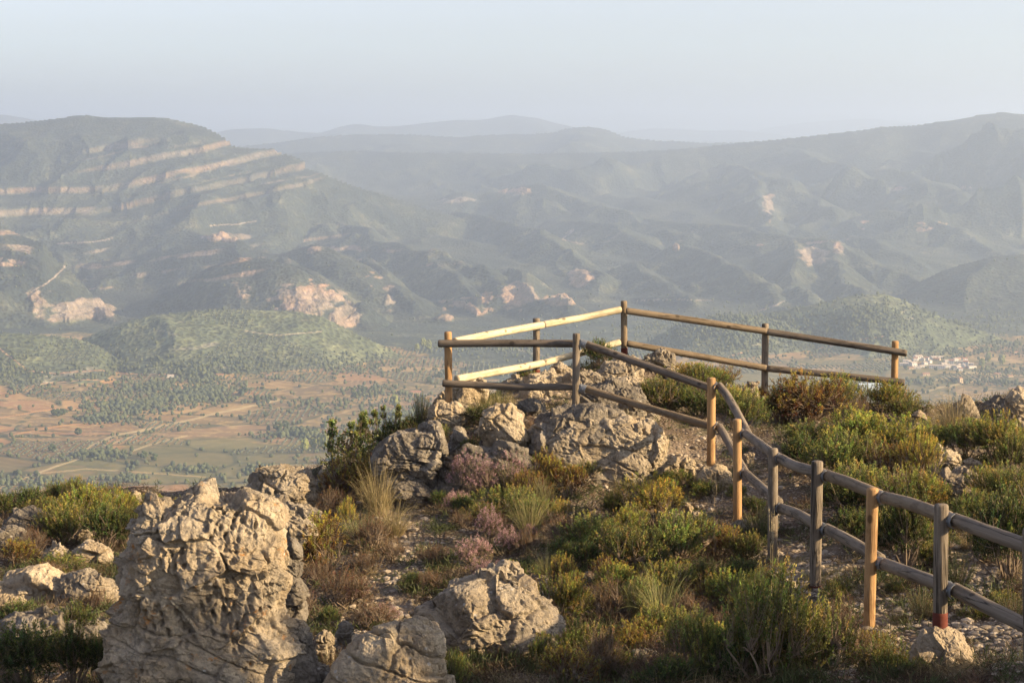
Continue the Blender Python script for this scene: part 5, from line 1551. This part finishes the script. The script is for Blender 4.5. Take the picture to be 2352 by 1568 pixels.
 ('low_grass',1900,1330,120,36,"pale grass around the stones beneath the rails"),
 ('low_grass',1960,1370,110,30,"flat grass patch by the light brown post"),
 ('low_grass',1820,1300,90,28,"short grass right of the middle grey post"),
 ('green',1920,1385,70,52,"soft grey-green tuft right of the darker grey post"),
 ('green',2060,1365,60,34,"low green tuft below the lower rail"),
 ('rosemary',2120,1420,60,60,"bright upright sprigs left of the red-based post"),
 ('low_grass',2080,1430,90,34,"grass tuft left of the mortar dome"),
 ('heather',1740,1400,70,36,"small purple heather by the darker grey post"),
 ('tall_stem',1640,1250,60,150,"tall single grass stalk left of the honey post",17.0),
 ('tall_stem',1776,1440,40,240,"very tall grass stalk in front of the middle grey post",13.8),
 ('tall_stem',1320,1250,70,80,"short seeding stalks above the dead shrub"),
 # bottom right
 ('green',1765,1600,200,215,"big green shrub at the bottom in front of the grey posts",11.8),
 ('green',1860,1590,150,190,"tall green shrub beside the big one at the bottom",12.0),
 ('deep',1690,1600,130,140,"dark green shrub at the bottom left of the big one",11.9),
 ('dead',1925,1470,110,90,"blackish brown dry shrub left of the light brown post"),
 ('dead',1980,1530,120,70,"brown twiggy shrub under the light brown post"),
 ('green',2030,1590,130,110,"olive shrub at the bottom left of the mortar dome",11.9),
 ('green',1600,1570,110,120,"leggy green sprigs at the bottom centre right"),
 ('dead',1560,1540,150,100,"dark tangled scrub at the bottom centre"),
 ('juniper',1470,1490,100,60,"small yellow-tipped juniper over the dark crumbling rock"),
 ('dead',1380,1560,150,110,"rusty scrub at the bottom right of the front boulder"),
 ('juniper',1300,1580,110,80,"green and rust juniper at the bottom edge"),
 ('green',1540,1470,130,70,"thin yellow-green sprigs above the dark tangled scrub"),
 ('green',1040,1585,60,80,"little yellowish shrub in the cleft between the front boulders",12.4),
 ('green',1250,1530,60,60,"leaf sprigs at the foot of the front boulder"),
 ('dead',1650,1480,120,70,"dry branching twigs in the middle foreground"),
 ('dead',2250,1590,120,50,"low dry scrub right of the mortar dome"),
 ('dead',1480,1585,140,80,"shaded brown scrub on the bottom edge"),
 # left knoll
 ('bright',200,1225,130,85,"brightest green shrub on the left knoll"),
 ('green',150,1245,110,75,"olive shrub left of the brightest green one"),
 ('deep',240,1260,110,80,"dark green shrub right of the two pale rocks"),
 ('deep',290,1250,80,70,"dark shrub tucked against the tall pitted block"),
 ('bright',262,1200,90,56,"light green shrub behind the dark ones"),
 ('green',125,1152,60,40,"rounded shrub on the rim of the left knoll, left one"),
 ('green',172,1150,60,42,"rounded shrub on the rim of the left knoll, middle one"),
 ('green',225,1155,80,34,"flat shrub on the rim of the left knoll"),
 ('green',280,1160,60,30,"small shrub on the rim beside the white stone"),
 ('deep',55,1180,80,50,"dark rounded shrub on the left rim"),
 ('deep',10,1190,70,44,"dark shrub cut by the left edge on the rim"),
 ('green',100,1180,80,30,"low shrub behind the grey rock on the left rim"),
 ('dead',80,1275,80,60,"brown dry shrub left of the two pale rocks"),
 ('juniper',30,1300,90,50,"rusty low juniper at the left edge"),
 ('green',150,1310,120,34,"flat green shrub in front of the two pale rocks"),
 ('dead',110,1325,90,40,"dry tuft on top of the broad slab"),
 ('low_grass',220,1310,90,26,"grass on the ledge right of the two pale rocks"),
 ('dead',225,1410,80,54,"dry dark shrub left of the tall block"),
 ('deep',180,1480,100,80,"dark green shrub in the shade left of the tall block"),
 ('deep',60,1585,170,130,"large dark shrub in the bottom left corner",13.4),
 ('deep',170,1575,130,110,"dark shrub along the bottom left edge",13.2),
 ('deep',235,1560,70,90,"dark shrub touching the foot of the tall block",13.2),
 ('deep',30,1450,90,60,"dim shrub at the left edge under the slab"),
 ('green',120,1215,60,30,"low bush beside the grey rock on the left knoll"),
]
# more of the scrub that knits the slope together
FILL = [
 ('green',1400,1250,70,44,"small green shrub under the low rounded boulder slope"),('deep',1290,1290,70,46,"dark green shrub just behind the large front boulder"),
 ('green',1190,1330,70,40,"olive sprigs behind the top of the large front boulder"),('juniper',1400,1340,80,50,"rusty little juniper left of the sunlit green shrub"),
 ('bright',1530,1360,110,64,"light green shrub in the middle, above the big loose grass"),('green',1620,1350,90,54,"olive shrub left of the small dark juniper"),
 ('deep',1700,1340,80,50,"dark green shrub between brown juniper and the grey post"),('yellow',1450,1500,80,50,"yellow-green sprigs above the rusty scrub"),
 ('green',1330,1510,90,64,"green shrub under the lime feathery shrub"),('bright',1620,1510,110,70,"sunlit green shrub left of the dark bottom shrub"),
 ('green',1420,1555,90,60,"low green shrub on the bottom edge right of the front boulder"),('deep',1530,1600,120,80,"dark shrub on the bottom edge in the centre"),
 ('green',1820,1480,90,70,"green shrub above the tall bottom shrub"),('green',1780,1420,70,56,"pale sprigs in front of the middle grey post"),
 ('dead',1060,1210,70,36,"dry brown twigs between the path and the palest heather"),('dead',1150,1220,70,40,"dark twiggy base left of the tall loose grass"),
 ('deep',1060,1180,60,36,"dark cushion under the left of the large pink heather"),('green',1110,1200,80,40,"olive cushion above the palest heather"),
 ('heather',1050,1175,60,50,"small pink heather at the left foot of the large one"),('heather',1215,1240,50,40,"few pink heather sprays by the tall loose grass"),
 ('green',1255,1060,40,30,"small tuft in a crack of the layered outcrop"),('green',1010,1010,40,28,"small tuft on the big grey dome"),('deep',1045,1100,44,44,"soft green plant in the dark gap right of the grey dome"),
 ('dead',905,1160,60,34,"dry scrub at the foot of the big grey dome"),('deep',690,1250,60,40,"little green plant behind the tall block"),('green',720,1250,60,40,"thin green sprigs on the rough step"),
 ('dead',900,1290,80,50,"dark dry scrub along the left of the path"),('dead',830,1320,90,56,"brown scrub right of the yellow and rust juniper"),
 ('green',2180,1120,50,34,"little olive tuft on the holed rock"),('bright',2120,1260,80,60,"light green shrub over the red-based post's rail"),('green',2160,1270,60,44,"green sprigs behind the red-based post"),
 ('deep',2260,1290,80,60,"dark green shrub left of the big dark one"),('green',2300,1400,70,40,"low green shrub between the rails at right"),('green',2240,1420,60,34,"flat grey-green tuft right of the red-based post"),
 ('dead',2190,1480,80,34,"dry twigs beside the mortar dome"),('green',2110,1560,70,40,"grey-green cushion at the foot of the mortar dome"),('juniper',2010,1500,70,44,"small rusty shrub between mortar dome and light brown post"),
 ('green',1470,1170,50,34,"small tuft left of the dark creeping shrub"),('green',1690,1140,50,24,"green tuft between the two honey posts"),('deep',1730,1180,56,34,"dark cushion under the low rail right of the second honey post"),
 ('green',350,1170,60,30,"shrub on the rim just behind the knobbed top"),('green',420,1175,70,30,"shrub on the rim left of the cracked pile"),('green',490,1180,60,30,"small shrub between the tall block and the cracked pile"),
]
FILL += [('green',1180,1075,50,34,"tuft growing on the bedrock under the bright wedge"),('low_grass',1300,1010,60,24,"grass in a joint of the layered outcrop"),('deep',1240,1020,40,26,"dark tuft at the left end of the layered outcrop"),
 ('dead',1420,1070,50,30,"dry tuft at the foot of the bright rounded outcrop"),('green',1350,1000,44,24,"green tuft between layered and bright outcrops"),('green_grass',1000,1090,60,50,"thin grass left of the large pink heather")]
PL += FILL
for row in PL:
    kind, cx, by, w, h, lab = row[:6]
    if kind in GRASS: fw, fh = 1.05, 1.15
    elif kind == 'dead': fw, fh = 1.2, 1.25
    elif kind == 'heather': fw, fh = 1.12, 1.25
    elif kind == 'oak': fw, fh = 1.4, 1.05
    else: fw, fh = 1.42, (1.12 if cx > 1480 and by < 1062 else 1.5)
    plant(kind, cx, by + (3 if kind not in GRASS else 0), w * fw, h * fh, lab, row[6] if len(row) > 6 else None)

# ------------------------------------------------------------------ what nobody could count: gravel and low growth
def scatter_points(n, seed, near=10.8, far=27.3):
    rg = np.random.default_rng(seed)
    a = rg.uniform(-.42, .42, n)
    y = 1 / (1 / far + (1 / near - 1 / far) * rg.random(n))
    x = a * y
    z = ground_z(x, y)
    e = np.interp(a, _ea, EDGE[:, 1])
    px, py = to_px(x, y, z)
    return x, y, z, px, py, y < e + .6, rg

def ico(sub):
    import bmesh
    bm = bmesh.new(); bmesh.ops.create_icosphere(bm, subdivisions=sub, radius=1.0)
    v = np.array([q.co[:] for q in bm.verts]); f = np.array([[q.index for q in t.verts] for t in bm.faces]); bm.free()
    return v, f

def build_gravel():
    x, y, z, px, py, ok, rg = scatter_points(122000, 31)
    keep = ok & (rg.random(len(x)) < cover_mask(px, py))
    x, y, z = x[keep], y[keep], z[keep]; n = len(x)
    iv, iF = ico(1)
    s = .008 + .035 * rg.random(n) ** 4.5
    sh = np.stack([s * rg.uniform(.8, 1.5, n), s * rg.uniform(.8, 1.4, n), s * rg.uniform(.4, .8, n)], 1)
    base = iv[None] * sh[:, None]
    base = base * (1 + .28 * noise3(iv[None, :, 0] * 1.4 + np.arange(n)[:, None] * 3.3, iv[None, :, 1] * 1.4, iv[None, :, 2] * 1.4 + 0 * base[..., 0], 41))[..., None]
    th = rg.random(n) * 6.283; c, s_ = np.cos(th)[:, None], np.sin(th)[:, None]
    V = np.stack([base[..., 0] * c - base[..., 1] * s_ + x[:, None], base[..., 0] * s_ + base[..., 1] * c + y[:, None], base[..., 2] + z[:, None] + .25 * sh[:, 2:3]], -1)
    F = (iF[None] + (np.arange(n) * len(iv))[:, None, None]).reshape(-1, 3)
    t = rg.random(n)[:, None]
    col = np.array([.19, .155, .115]) * (1 - t) + np.array([.44, .37, .285]) * t
    col = col * rg.uniform(.7, 1.1, n)[:, None]
    m = NT("gravel_stone"); m.done(m.attr("tint"), m.bump(m.noise(m.coord(), 60, 4, .7), .5, .01), .95)
    obj("gravel", mesh_np("gravel", V.reshape(-1, 3), F, m.m, False, np.repeat(col, len(iv), 0)), kind="stuff")
build_gravel()

def build_undergrowth():
    """fine litter, twigs, seedlings and thin grass between the shrubs"""
    x, y, z, px, py, ok, rg = scatter_points(42000, 32)
    dens = sstep(-.35, .35, fbm2(x / .9, y / .9, 3, 45)) * (1.05 - cover_mask(px, py) * 1.25)
    keep = ok & (rg.random(len(x)) < dens)
    x, y, z = x[keep], y[keep], z[keep]; n = len(x); per = 26
    k = np.repeat(np.arange(n), per); m = len(k)
    typ = noise2(x / .55, y / .55, 46) + .5 * (rg.random(n) - .5)
    green = np.array([.070, .082, .030]); brown = np.array([.075, .048, .030]); dry = np.array([.22, .165, .09])
    tc = np.where((typ > .12)[:, None], green, np.where((typ > -.2)[:, None], brown, dry))
    sz = rg.uniform(.6, 2.1, n)
    c = np.stack([x[k] + rg.normal(0, .028, m) * sz[k], y[k] + rg.normal(0, .028, m) * sz[k], z[k] + np.abs(rg.normal(0, .02, m)) * sz[k]], 1)
    up = np.where(typ[k] > -.2, .9, .5)
    d = unit(np.stack([rg.normal(0, 1, m), rg.normal(0, 1, m), np.abs(rg.normal(0, 1, m)) * up * 1.5], 1))
    ln = rg.uniform(.02, .07, m) * sz[k]; wd = np.where(typ[k] > .12, .0075, .004)
    V, F = leaf_quads(c, d, ln, wd, rg)
    col = tc[k] * rg.uniform(.55, 1.35, m)[:, None]
    obj("undergrowth", mesh_np("undergrowth", V, F, LEAF, False, np.repeat(col, 4, 0)), kind="stuff")
build_undergrowth()
# ------------------------------------------------------------------ the valley: woods, olive rows, single trees, the village
ORD = ["first", "second", "third", "fourth", "fifth", "sixth", "seventh", "eighth", "ninth", "tenth", "eleventh", "twelfth", "thirteenth", "fourteenth", "fifteenth", "sixteenth", "seventeenth", "eighteenth", "nineteenth"]
FX = FA[None, :] * FY
FPXX, FPYY = to_px(FX, FY, FZ)
_vis = FPYY <= np.minimum.accumulate(FPYY, axis=0) + .6

def mat_woods():
    m = NT("tree_foliage"); n = m.noise(m.coord(), .5, 4, .7)
    return m.done(m.mix(1.0, m.attr("tint"), m.ramp(n, [(.3, .6), (.7, 1.45)]), 'MULTIPLY'), None, .95)
WOODS = mat_woods()

def blobs_mesh(name, x, y, z, w, h, col, rg, sub=2, rough=.3):
    iv, iF = ico(sub); n = len(x)
    base = iv[None] * (1 + rough * noise3(iv[None, :, 0] * 1.6 + np.arange(n)[:, None] * 2.9, iv[None, :, 1] * 1.6, iv[None, :, 2] * 1.6, 71))[..., None]
    V = np.stack([base[..., 0] * w[:, None] / 2 + x[:, None], base[..., 1] * w[:, None] / 2 + y[:, None], base[..., 2] * h[:, None] * .5 + (z + h * .45)[:, None]], -1)
    F = (iF[None] + (np.arange(n) * len(iv))[:, None, None]).reshape(-1, 3)
    return mesh_np(name, V.reshape(-1, 3), F, WOODS, False, np.repeat(col, len(iv), 0))

def build_woods():
    rg = np.random.default_rng(8)
    ok = _vis & (FY > 2150) & (FY < 5400) & (np.abs(FA)[None, :] < .34)
    px, py = FPXX, FPYY
    n1 = fbm2(FX / 190.0, FY / 190.0, 4, 120)
    d = .016 * sstep(.0, .5, n1)
    for cx, cy, rx, ry, w in [(400,905,150,24,1.2),(310,935,110,16,1.0),(620,845,300,26,.45),(250,850,90,20,.45),(470,870,60,30,.9),(30,870,80,40,.9),(240,965,60,9,1.0),(760,930,80,12,.7),
                              (680,1000,80,12,.7),(900,950,110,40,.7),(850,900,80,20,.6),(430,1080,60,8,.9),(290,1100,60,10,.9),(220,1045,70,8,.9),(60,1110,90,12,.7),(620,1080,90,9,.6),(720,1060,60,10,.6),
                              (1800,760,330,46,.8),(1980,740,200,40,.7),(2280,740,120,22,.9),(2300,800,120,16,.7),(1650,760,150,30,.6),(2150,810,120,10,.6),(2300,850,100,8,.5),(1480,820,100,30,.5),(1180,800,160,26,.5),
                              (2260,880,130,7,.5),(2130,880,60,8,.5)]:
        d = np.maximum(d, w * np.exp(-(((px - cx) / rx) ** 2 + ((py - cy) / ry) ** 2) * 1.3) * (.25 + sstep(-.25, .35, n1)))
    wx, wy = field_warp(FX, FY)
    f1, f2, idn, id2 = cells2(wx / 125.0, wy / 115.0, 82)
    d = np.maximum(d, .22 * sstep(.045, .02, f2 - f1) * (FK < 0) * (FY < 4000) * (idn > .35))
    p = (d * ok).ravel(); p /= p.sum()
    n = 9000
    k = rg.choice(p.size, n, replace=False, p=p)
    x = FX.ravel()[k] + rg.normal(0, 2, n); y = FY.ravel()[k] + rg.normal(0, 4, n); z = FZ.ravel()[k]
    s = rg.uniform(3.5, 8.5, n) * np.where(d.ravel()[k] > .5, 1.05, .8)
    t = rg.random(n)[:, None]
    col = (np.array([.046, .060, .032]) * (1 - t) + np.array([.090, .102, .046]) * t)
    obj("woods", blobs_mesh("woods", x, y, z, s, s * rg.uniform(.8, 1.35, n), col, rg), kind="stuff")
    # olive and almond rows
    gx, gy = np.meshgrid(np.arange(-1100, 1100, 9.5), np.arange(2250, 3900, 11.0))
    gx, gy = gx.ravel(), gy.ravel()
    k = (np.abs(gx / gy) < .32); gx, gy = gx[k], gy[k]
    wx, wy = field_warp(gx, gy)
    f1, f2, idn, id2 = cells2(wx / 125.0, wy / 115.0, 82)
    k = (id2 > .62) & (f2 - f1 > .07) & (rg.random(len(gx)) < .9)
    gx, gy = gx[k] + rg.normal(0, .5, k.sum()), gy[k] + rg.normal(0, .5, k.sum())
    gz = far_z(gx, gy)
    n = len(gx); s = rg.uniform(3.2, 5.2, n)
    col = np.array([[.105, .115, .075]]) * rg.uniform(.7, 1.3, n)[:, None]
    obj("orchard_vegetation", blobs_mesh("orchard_vegetation", gx, gy, gz, s, s * .8, col, rg, 1, .2), kind="stuff")
build_woods()

def tree_meshes(seed, tall):
    rg = np.random.default_rng(seed)
    n = 34
    u = unit(rg.normal(size=(n, 3))); r = rg.uniform(.2, .42, n) ** .8
    c = u * r[:, None] * np.array([.8, .8, 1.0]); 
    w = rg.uniform(.22, .36, n)
    iv, iF = ico(2)
    base = iv[None] * (1 + .35 * noise3(iv[None, :, 0] * 1.8 + np.arange(n)[:, None] * 2.9, iv[None, :, 1] * 1.8, iv[None, :, 2] * 1.8, seed))[..., None]
    V = base * w[:, None, None] * .5 + c[:, None]
    V[..., 2] = V[..., 2] * tall + tall * .5 + .12
    F = (iF[None] + (np.arange(n) * len(iv))[:, None, None]).reshape(-1, 3)
    t = rg.random(n)[:, None]
    return V.reshape(-1, 3), F, n, t
def tree_kind(name, seed, tall, c0, c1):
    V, F, n, t = tree_meshes(seed, tall)
    col = np.repeat(np.array(c0) * (1 - t) + np.array(c1) * t, 42, 0)
    crown = mesh_np("crown", V, F, WOODS, False, col)
    tv, tf = sticks(np.array([[0, 0, -.1], [0, 0, .3 * tall], [0, 0, .3 * tall]]), np.array([[0, 0, .55 * tall], [.2, .1, .6 * tall], [-.2, -.1, .65 * tall]]), .035, .015)
    return crown, mesh_np("trunk", tv, tf, TWIG, False)
TK = {'poplar': tree_kind('poplar', 3, 1.5, (.10, .12, .035), (.19, .20, .06)), 'pine': tree_kind('pine', 4, .85, (.026, .042, .018), (.06, .078, .028)), 'oak': tree_kind('oak', 5, .75, (.03, .045, .02), (.06, .072, .03))}
TREES = [('poplar',[(972,800),(985,806),(958,806),(905,935),(720,1035),(735,1030),(748,1036),(700,1040),(2270,835),(2300,840),(2255,845)],13,"%s pale yellow-green poplar from the left in the valley","pale poplars along the valley bottom"),
 ('pine',[(124,955),(132,958),(143,956),(655,985),(638,990),(835,905),(855,900),(815,915),(560,905),(590,925),(610,960),(870,985),(1010,870),(985,880),(745,985),(330,1055),(355,1060),(180,1000),(120,1040)],12,"%s single dark pine from the left in the left valley fields","single dark trees in the valley fields"),
 ('oak',[(2195,878),(2206,880),(2188,879),(2240,905),(2262,903),(2120,905),(2170,862),(2100,860),(2080,850),(2150,853)],9,"%s low dark tree from the left round the valley village","low trees round the village")]
_rt = random.Random(9)
for kd, pts, hh, lab, grp in TREES:
    pts = sorted(pts)
    for i_, (px_, py_) in enumerate(pts):
        r = far_hit(px_, py_)
        if r is None: continue
        q = r[0]; s = hh * _rt.uniform(.8, 1.25)
        o = obj({'poplar': 'poplar_tree', 'pine': 'pine_tree', 'oak': 'oak_tree'}[kd], None, None, label=lab % ORD[i_], category="tree", group=grp)
        o.location = q; o.scale = (s, s, s); o.rotation_euler = (0, 0, _rt.uniform(0, 6.28))
        obj("crown", TK[kd][0], o); obj("trunk", TK[kd][1], o)

def mat_flat(name, c, rough=.8):
    m = NT(name); n = m.noise(m.coord(), 1.5, 4, .6)
    return m.done(m.mix(n, tuple(v * .85 for v in c), tuple(min(v * 1.1, .9) for v in c)), None, rough)
H_WHITE = mat_flat("whitewash", (.55, .53, .49)); H_TAN = mat_flat("tan_render", (.48, .38, .26)); H_RED = mat_flat("terracotta_roof", (.30, .15, .09)); H_PALE = mat_flat("pale_roof", (.42, .35, .28))
H_WIN = mat_flat("window_dark", (.05, .055, .06), .3); H_SHED = mat_flat("shed_metal", (.42, .50, .56), .4)
def boxm(name, boxes, mat):
    V, F = [], []
    for x0, x1, y0, y1, z0, z1 in boxes:
        b = len(V); V += [(x, y, z) for z in (z0, z1) for (x, y) in ((x0, y0), (x1, y0), (x1, y1), (x0, y1))]
        F += [tuple(b + k for k in f) for f in ((0, 3, 2, 1), (4, 5, 6, 7), (0, 1, 5, 4), (1, 2, 6, 5), (2, 3, 7, 6), (3, 0, 4, 7))]
    return mesh_np(name, np.array(V), np.array(F), mat, False)
def gable(name, w, d, z, rise, mat, over=.4, th=.25):
    w2, d2 = w / 2 + over, d / 2 + over
    V = [(-w2, -d2, z), (w2, -d2, z), (w2, 0, z + rise), (-w2, 0, z + rise), (-w2, d2, z), (w2, d2, z)]
    V += [(a, b, c + th) for a, b, c in V]
    F = [(0, 3, 2, 1), (3, 4, 5, 2), (6, 7, 8, 9), (9, 8, 11, 10), (0, 1, 7, 6), (4, 10, 11, 5), (0, 6, 9, 3), (3, 9, 10, 4), (1, 2, 8, 7), (2, 5, 11, 8)]
    return mesh_np(name, np.array(V), np.array(F), mat, False)
def wall_mesh(w, d, h, rise, mat):
    w2, d2 = w / 2, d / 2
    V = [(-w2, -d2, -2), (w2, -d2, -2), (w2, d2, -2), (-w2, d2, -2), (-w2, -d2, h), (w2, -d2, h), (w2, d2, h), (-w2, d2, h), (-w2, 0, h + rise * .93), (w2, 0, h + rise * .93)]
    me = bpy.data.meshes.new("wall"); me.from_pydata(V, [], [(0, 1, 5, 4), (2, 3, 7, 6), (1, 2, 6, 9, 5), (3, 0, 4, 8, 7)]); me.materials.append(mat); return me
def house_kind(w, d, h, rise, wm, rm, nwin):
    wins = []
    for k in range(nwin):
        x = -w / 2 + w * (k + .7) / (nwin + .4)
        for zz in ([1.2] if h < 4 else [1.2, 4.1]): wins.append(boxm("window", [(x - .5, x + .5, -d / 2 - .06, -d / 2 + .05, zz, zz + 1.3)], H_WIN))
    return wall_mesh(w, d, h, rise, wm), gable("roof", w, d, h, rise, rm), wins, boxm("door", [(-w * .05 - .6, -w * .05 + .6, -d / 2 - .07, -d / 2 + .04, 0, 2.1)], H_WIN)
HK = [house_kind(11, 9, 5.6, 1.6, H_WHITE, H_PALE, 3), house_kind(15, 9, 3.4, 1.5, H_WHITE, H_PALE, 4), house_kind(9, 8, 6.2, 1.8, H_WHITE, H_RED, 2), house_kind(12, 8, 3.2, 1.4, H_TAN, H_RED, 3),
      house_kind(30, 10, 6.0, 1.8, H_WHITE, H_PALE, 7), house_kind(6, 6, 7.5, 1.2, H_TAN, H_RED, 1), house_kind(26, 14, 5.0, 1.6, H_SHED, H_SHED, 3)]
def house(kind, px_, py_, rz, lab, s=1.0, group=None):
    r = far_hit(px_, py_)
    if r is None: return
    o = obj("house" if kind < 6 else "farm_shed", None, None, label=lab, category="house" if kind < 6 else "shed")
    if group: o["group"] = group
    o.location = r[0] ; o.rotation_euler = (0, 0, rz); o.scale = (s, s, s)
    wl, rf, wn_, dr = HK[kind]
    w = obj("wall", wl, o); obj("roof", rf, o); obj("door", dr, o)
    for q in wn_: obj("window", q, o)
vill = [(2088,836),(2076,840),(2102,830),(2097,841),(2110,838),(2118,845),(2124,838),(2106,848),(2128,829),(2144,826),(2152,829),(2160,824),(2122,828),(2176,832),(2185,836),(2194,831),(2200,827),(2190,842),(2202,843),
        (2210,836),(2218,840),(2212,846),(2222,846),(2228,838),(2198,849),(2188,849),(2206,852),(2176,845),(2092,848),(2083,832),(2134,834),(2167,838),(2215,831)]
rows = {0: sorted(p for p in vill if p[1] < 833), 1: sorted(p for p in vill if 833 <= p[1] < 842), 2: sorted(p for p in vill if p[1] >= 842)}
def row_label(p):
    for k, ps in rows.items():
        if p in ps: return "%s small house from the left in the %s row of the valley village" % (ORD[ps.index(p)], ("back", "middle", "front")[k])
for i, (x_, y_) in enumerate(vill):
    house([0, 1, 2, 0, 3, 1][i % 6], x_, y_, _rt.uniform(-.5, .5) + (0.6 if i % 3 == 0 else 0), row_label((x_, y_)), _rt.uniform(.8, 1.15), "houses of the valley village")
house(4, 2152, 847, -.25, "longest white building along the front of the valley village", 1.0)
house(4, 2232, 847, .5, "large white house at the right end of the valley village", .62)
house(0, 2108, 829, .3, "tallest white house in the middle back of the valley village", 1.5)
house(3, 2126, 864, .2, "low white farmhouse standing alone below the village", 1.1)
house(5, 2205, 879, .5, "little ochre tower-like hut alone by a tree below the village", 1.1)
house(6, 1997, 893, .15, "pale blue farm shed seen just behind the shrubs by the end post", 1.5)
house(3, 2290, 862, .1, "first small ruin-like house on the road right of the village", .9)
house(3, 2320, 866, .3, "second small house farther along the road right of the village", .8)
house(3, 2332, 812, .3, "small tan house in the fields at the far right", .9)
house(3, 505, 932-66, .2, "red-roofed barn beside the pine wood in the left valley", 1.1)
house(1, 392, 886-20, .2, "pale farm building among the red fields at left", .8)
house(3, 955, 907, .1, "red-roofed house in the trees behind the oak shrubs", 1.4)
house(1, 978, 1012, .1, "white-roofed farm building by the river trees", .9)
house(3, 618, 780+85, .0, "pale hut at the foot of the low left hill", .8)

# unseen bushes added outside the frame, placed and sized to shade the near slope
for x_, y_, s_, q_, k_, lab in [(9.2, 8.7, 2.4, 4.8, 'oak', "tall narrow evergreen oak added outside the right edge for its shade, nearer of two"), (11.0, 8.1, 2.6, 5.2, 'oak', "taller evergreen oak added outside the right edge for its shade, farther of two"),
                               (7.4, 9.0, 1.4, 2.9, 'deep', "slim dark shrub added for shade between the evergreen oaks and the last post"), (6.0, 8.4, 1.5, 2.2, 'deep', "low dark shrub added for shade just outside the right edge")]:
    o = obj(PNAME[k_][0], None, None, label=lab, category="shrub")
    o.location = (x_, y_, float(ground_z(x_, y_, False)) - .05); o.scale = (s_, s_, q_)
    ms = plant_meshes(k_, 0)
    obj("foliage", ms[0], o); obj("branches", ms[1], o)
# ------------------------------------------------------------------ the air
def build_haze():
    x0, x1, y0, y1, z0, z1 = -27000.0, 27000.0, -3000.0, 33500.0, -640.0, 420.0
    v = [(x, y, z) for z in (z0, z1) for (x, y) in ((x0, y0), (x1, y0), (x1, y1), (x0, y1))]
    f = [(0, 3, 2, 1), (4, 5, 6, 7), (0, 1, 5, 4), (1, 2, 6, 5), (2, 3, 7, 6), (3, 0, 4, 7)]
    me = mesh_np("haze", np.array(v), np.array(f), None, False)
    m = bpy.data.materials.new("valley_haze"); m.use_nodes = True
    t = m.node_tree; t.nodes.clear()
    o = t.nodes.new("ShaderNodeOutputMaterial"); p = t.nodes.new("ShaderNodeVolumePrincipled")
    p.inputs['Color'].default_value = HAZE_COLOR
    p.inputs['Density'].default_value = HAZE_DENSITY
    p.inputs['Anisotropy'].default_value = 0.35
    t.links.new(p.outputs[0], o.inputs['Volume'])
    me.materials.append(m)
    obj("haze", me, kind="stuff")
HAZE_COLOR = (0.625, 0.765, 0.975, 1)
build_haze()
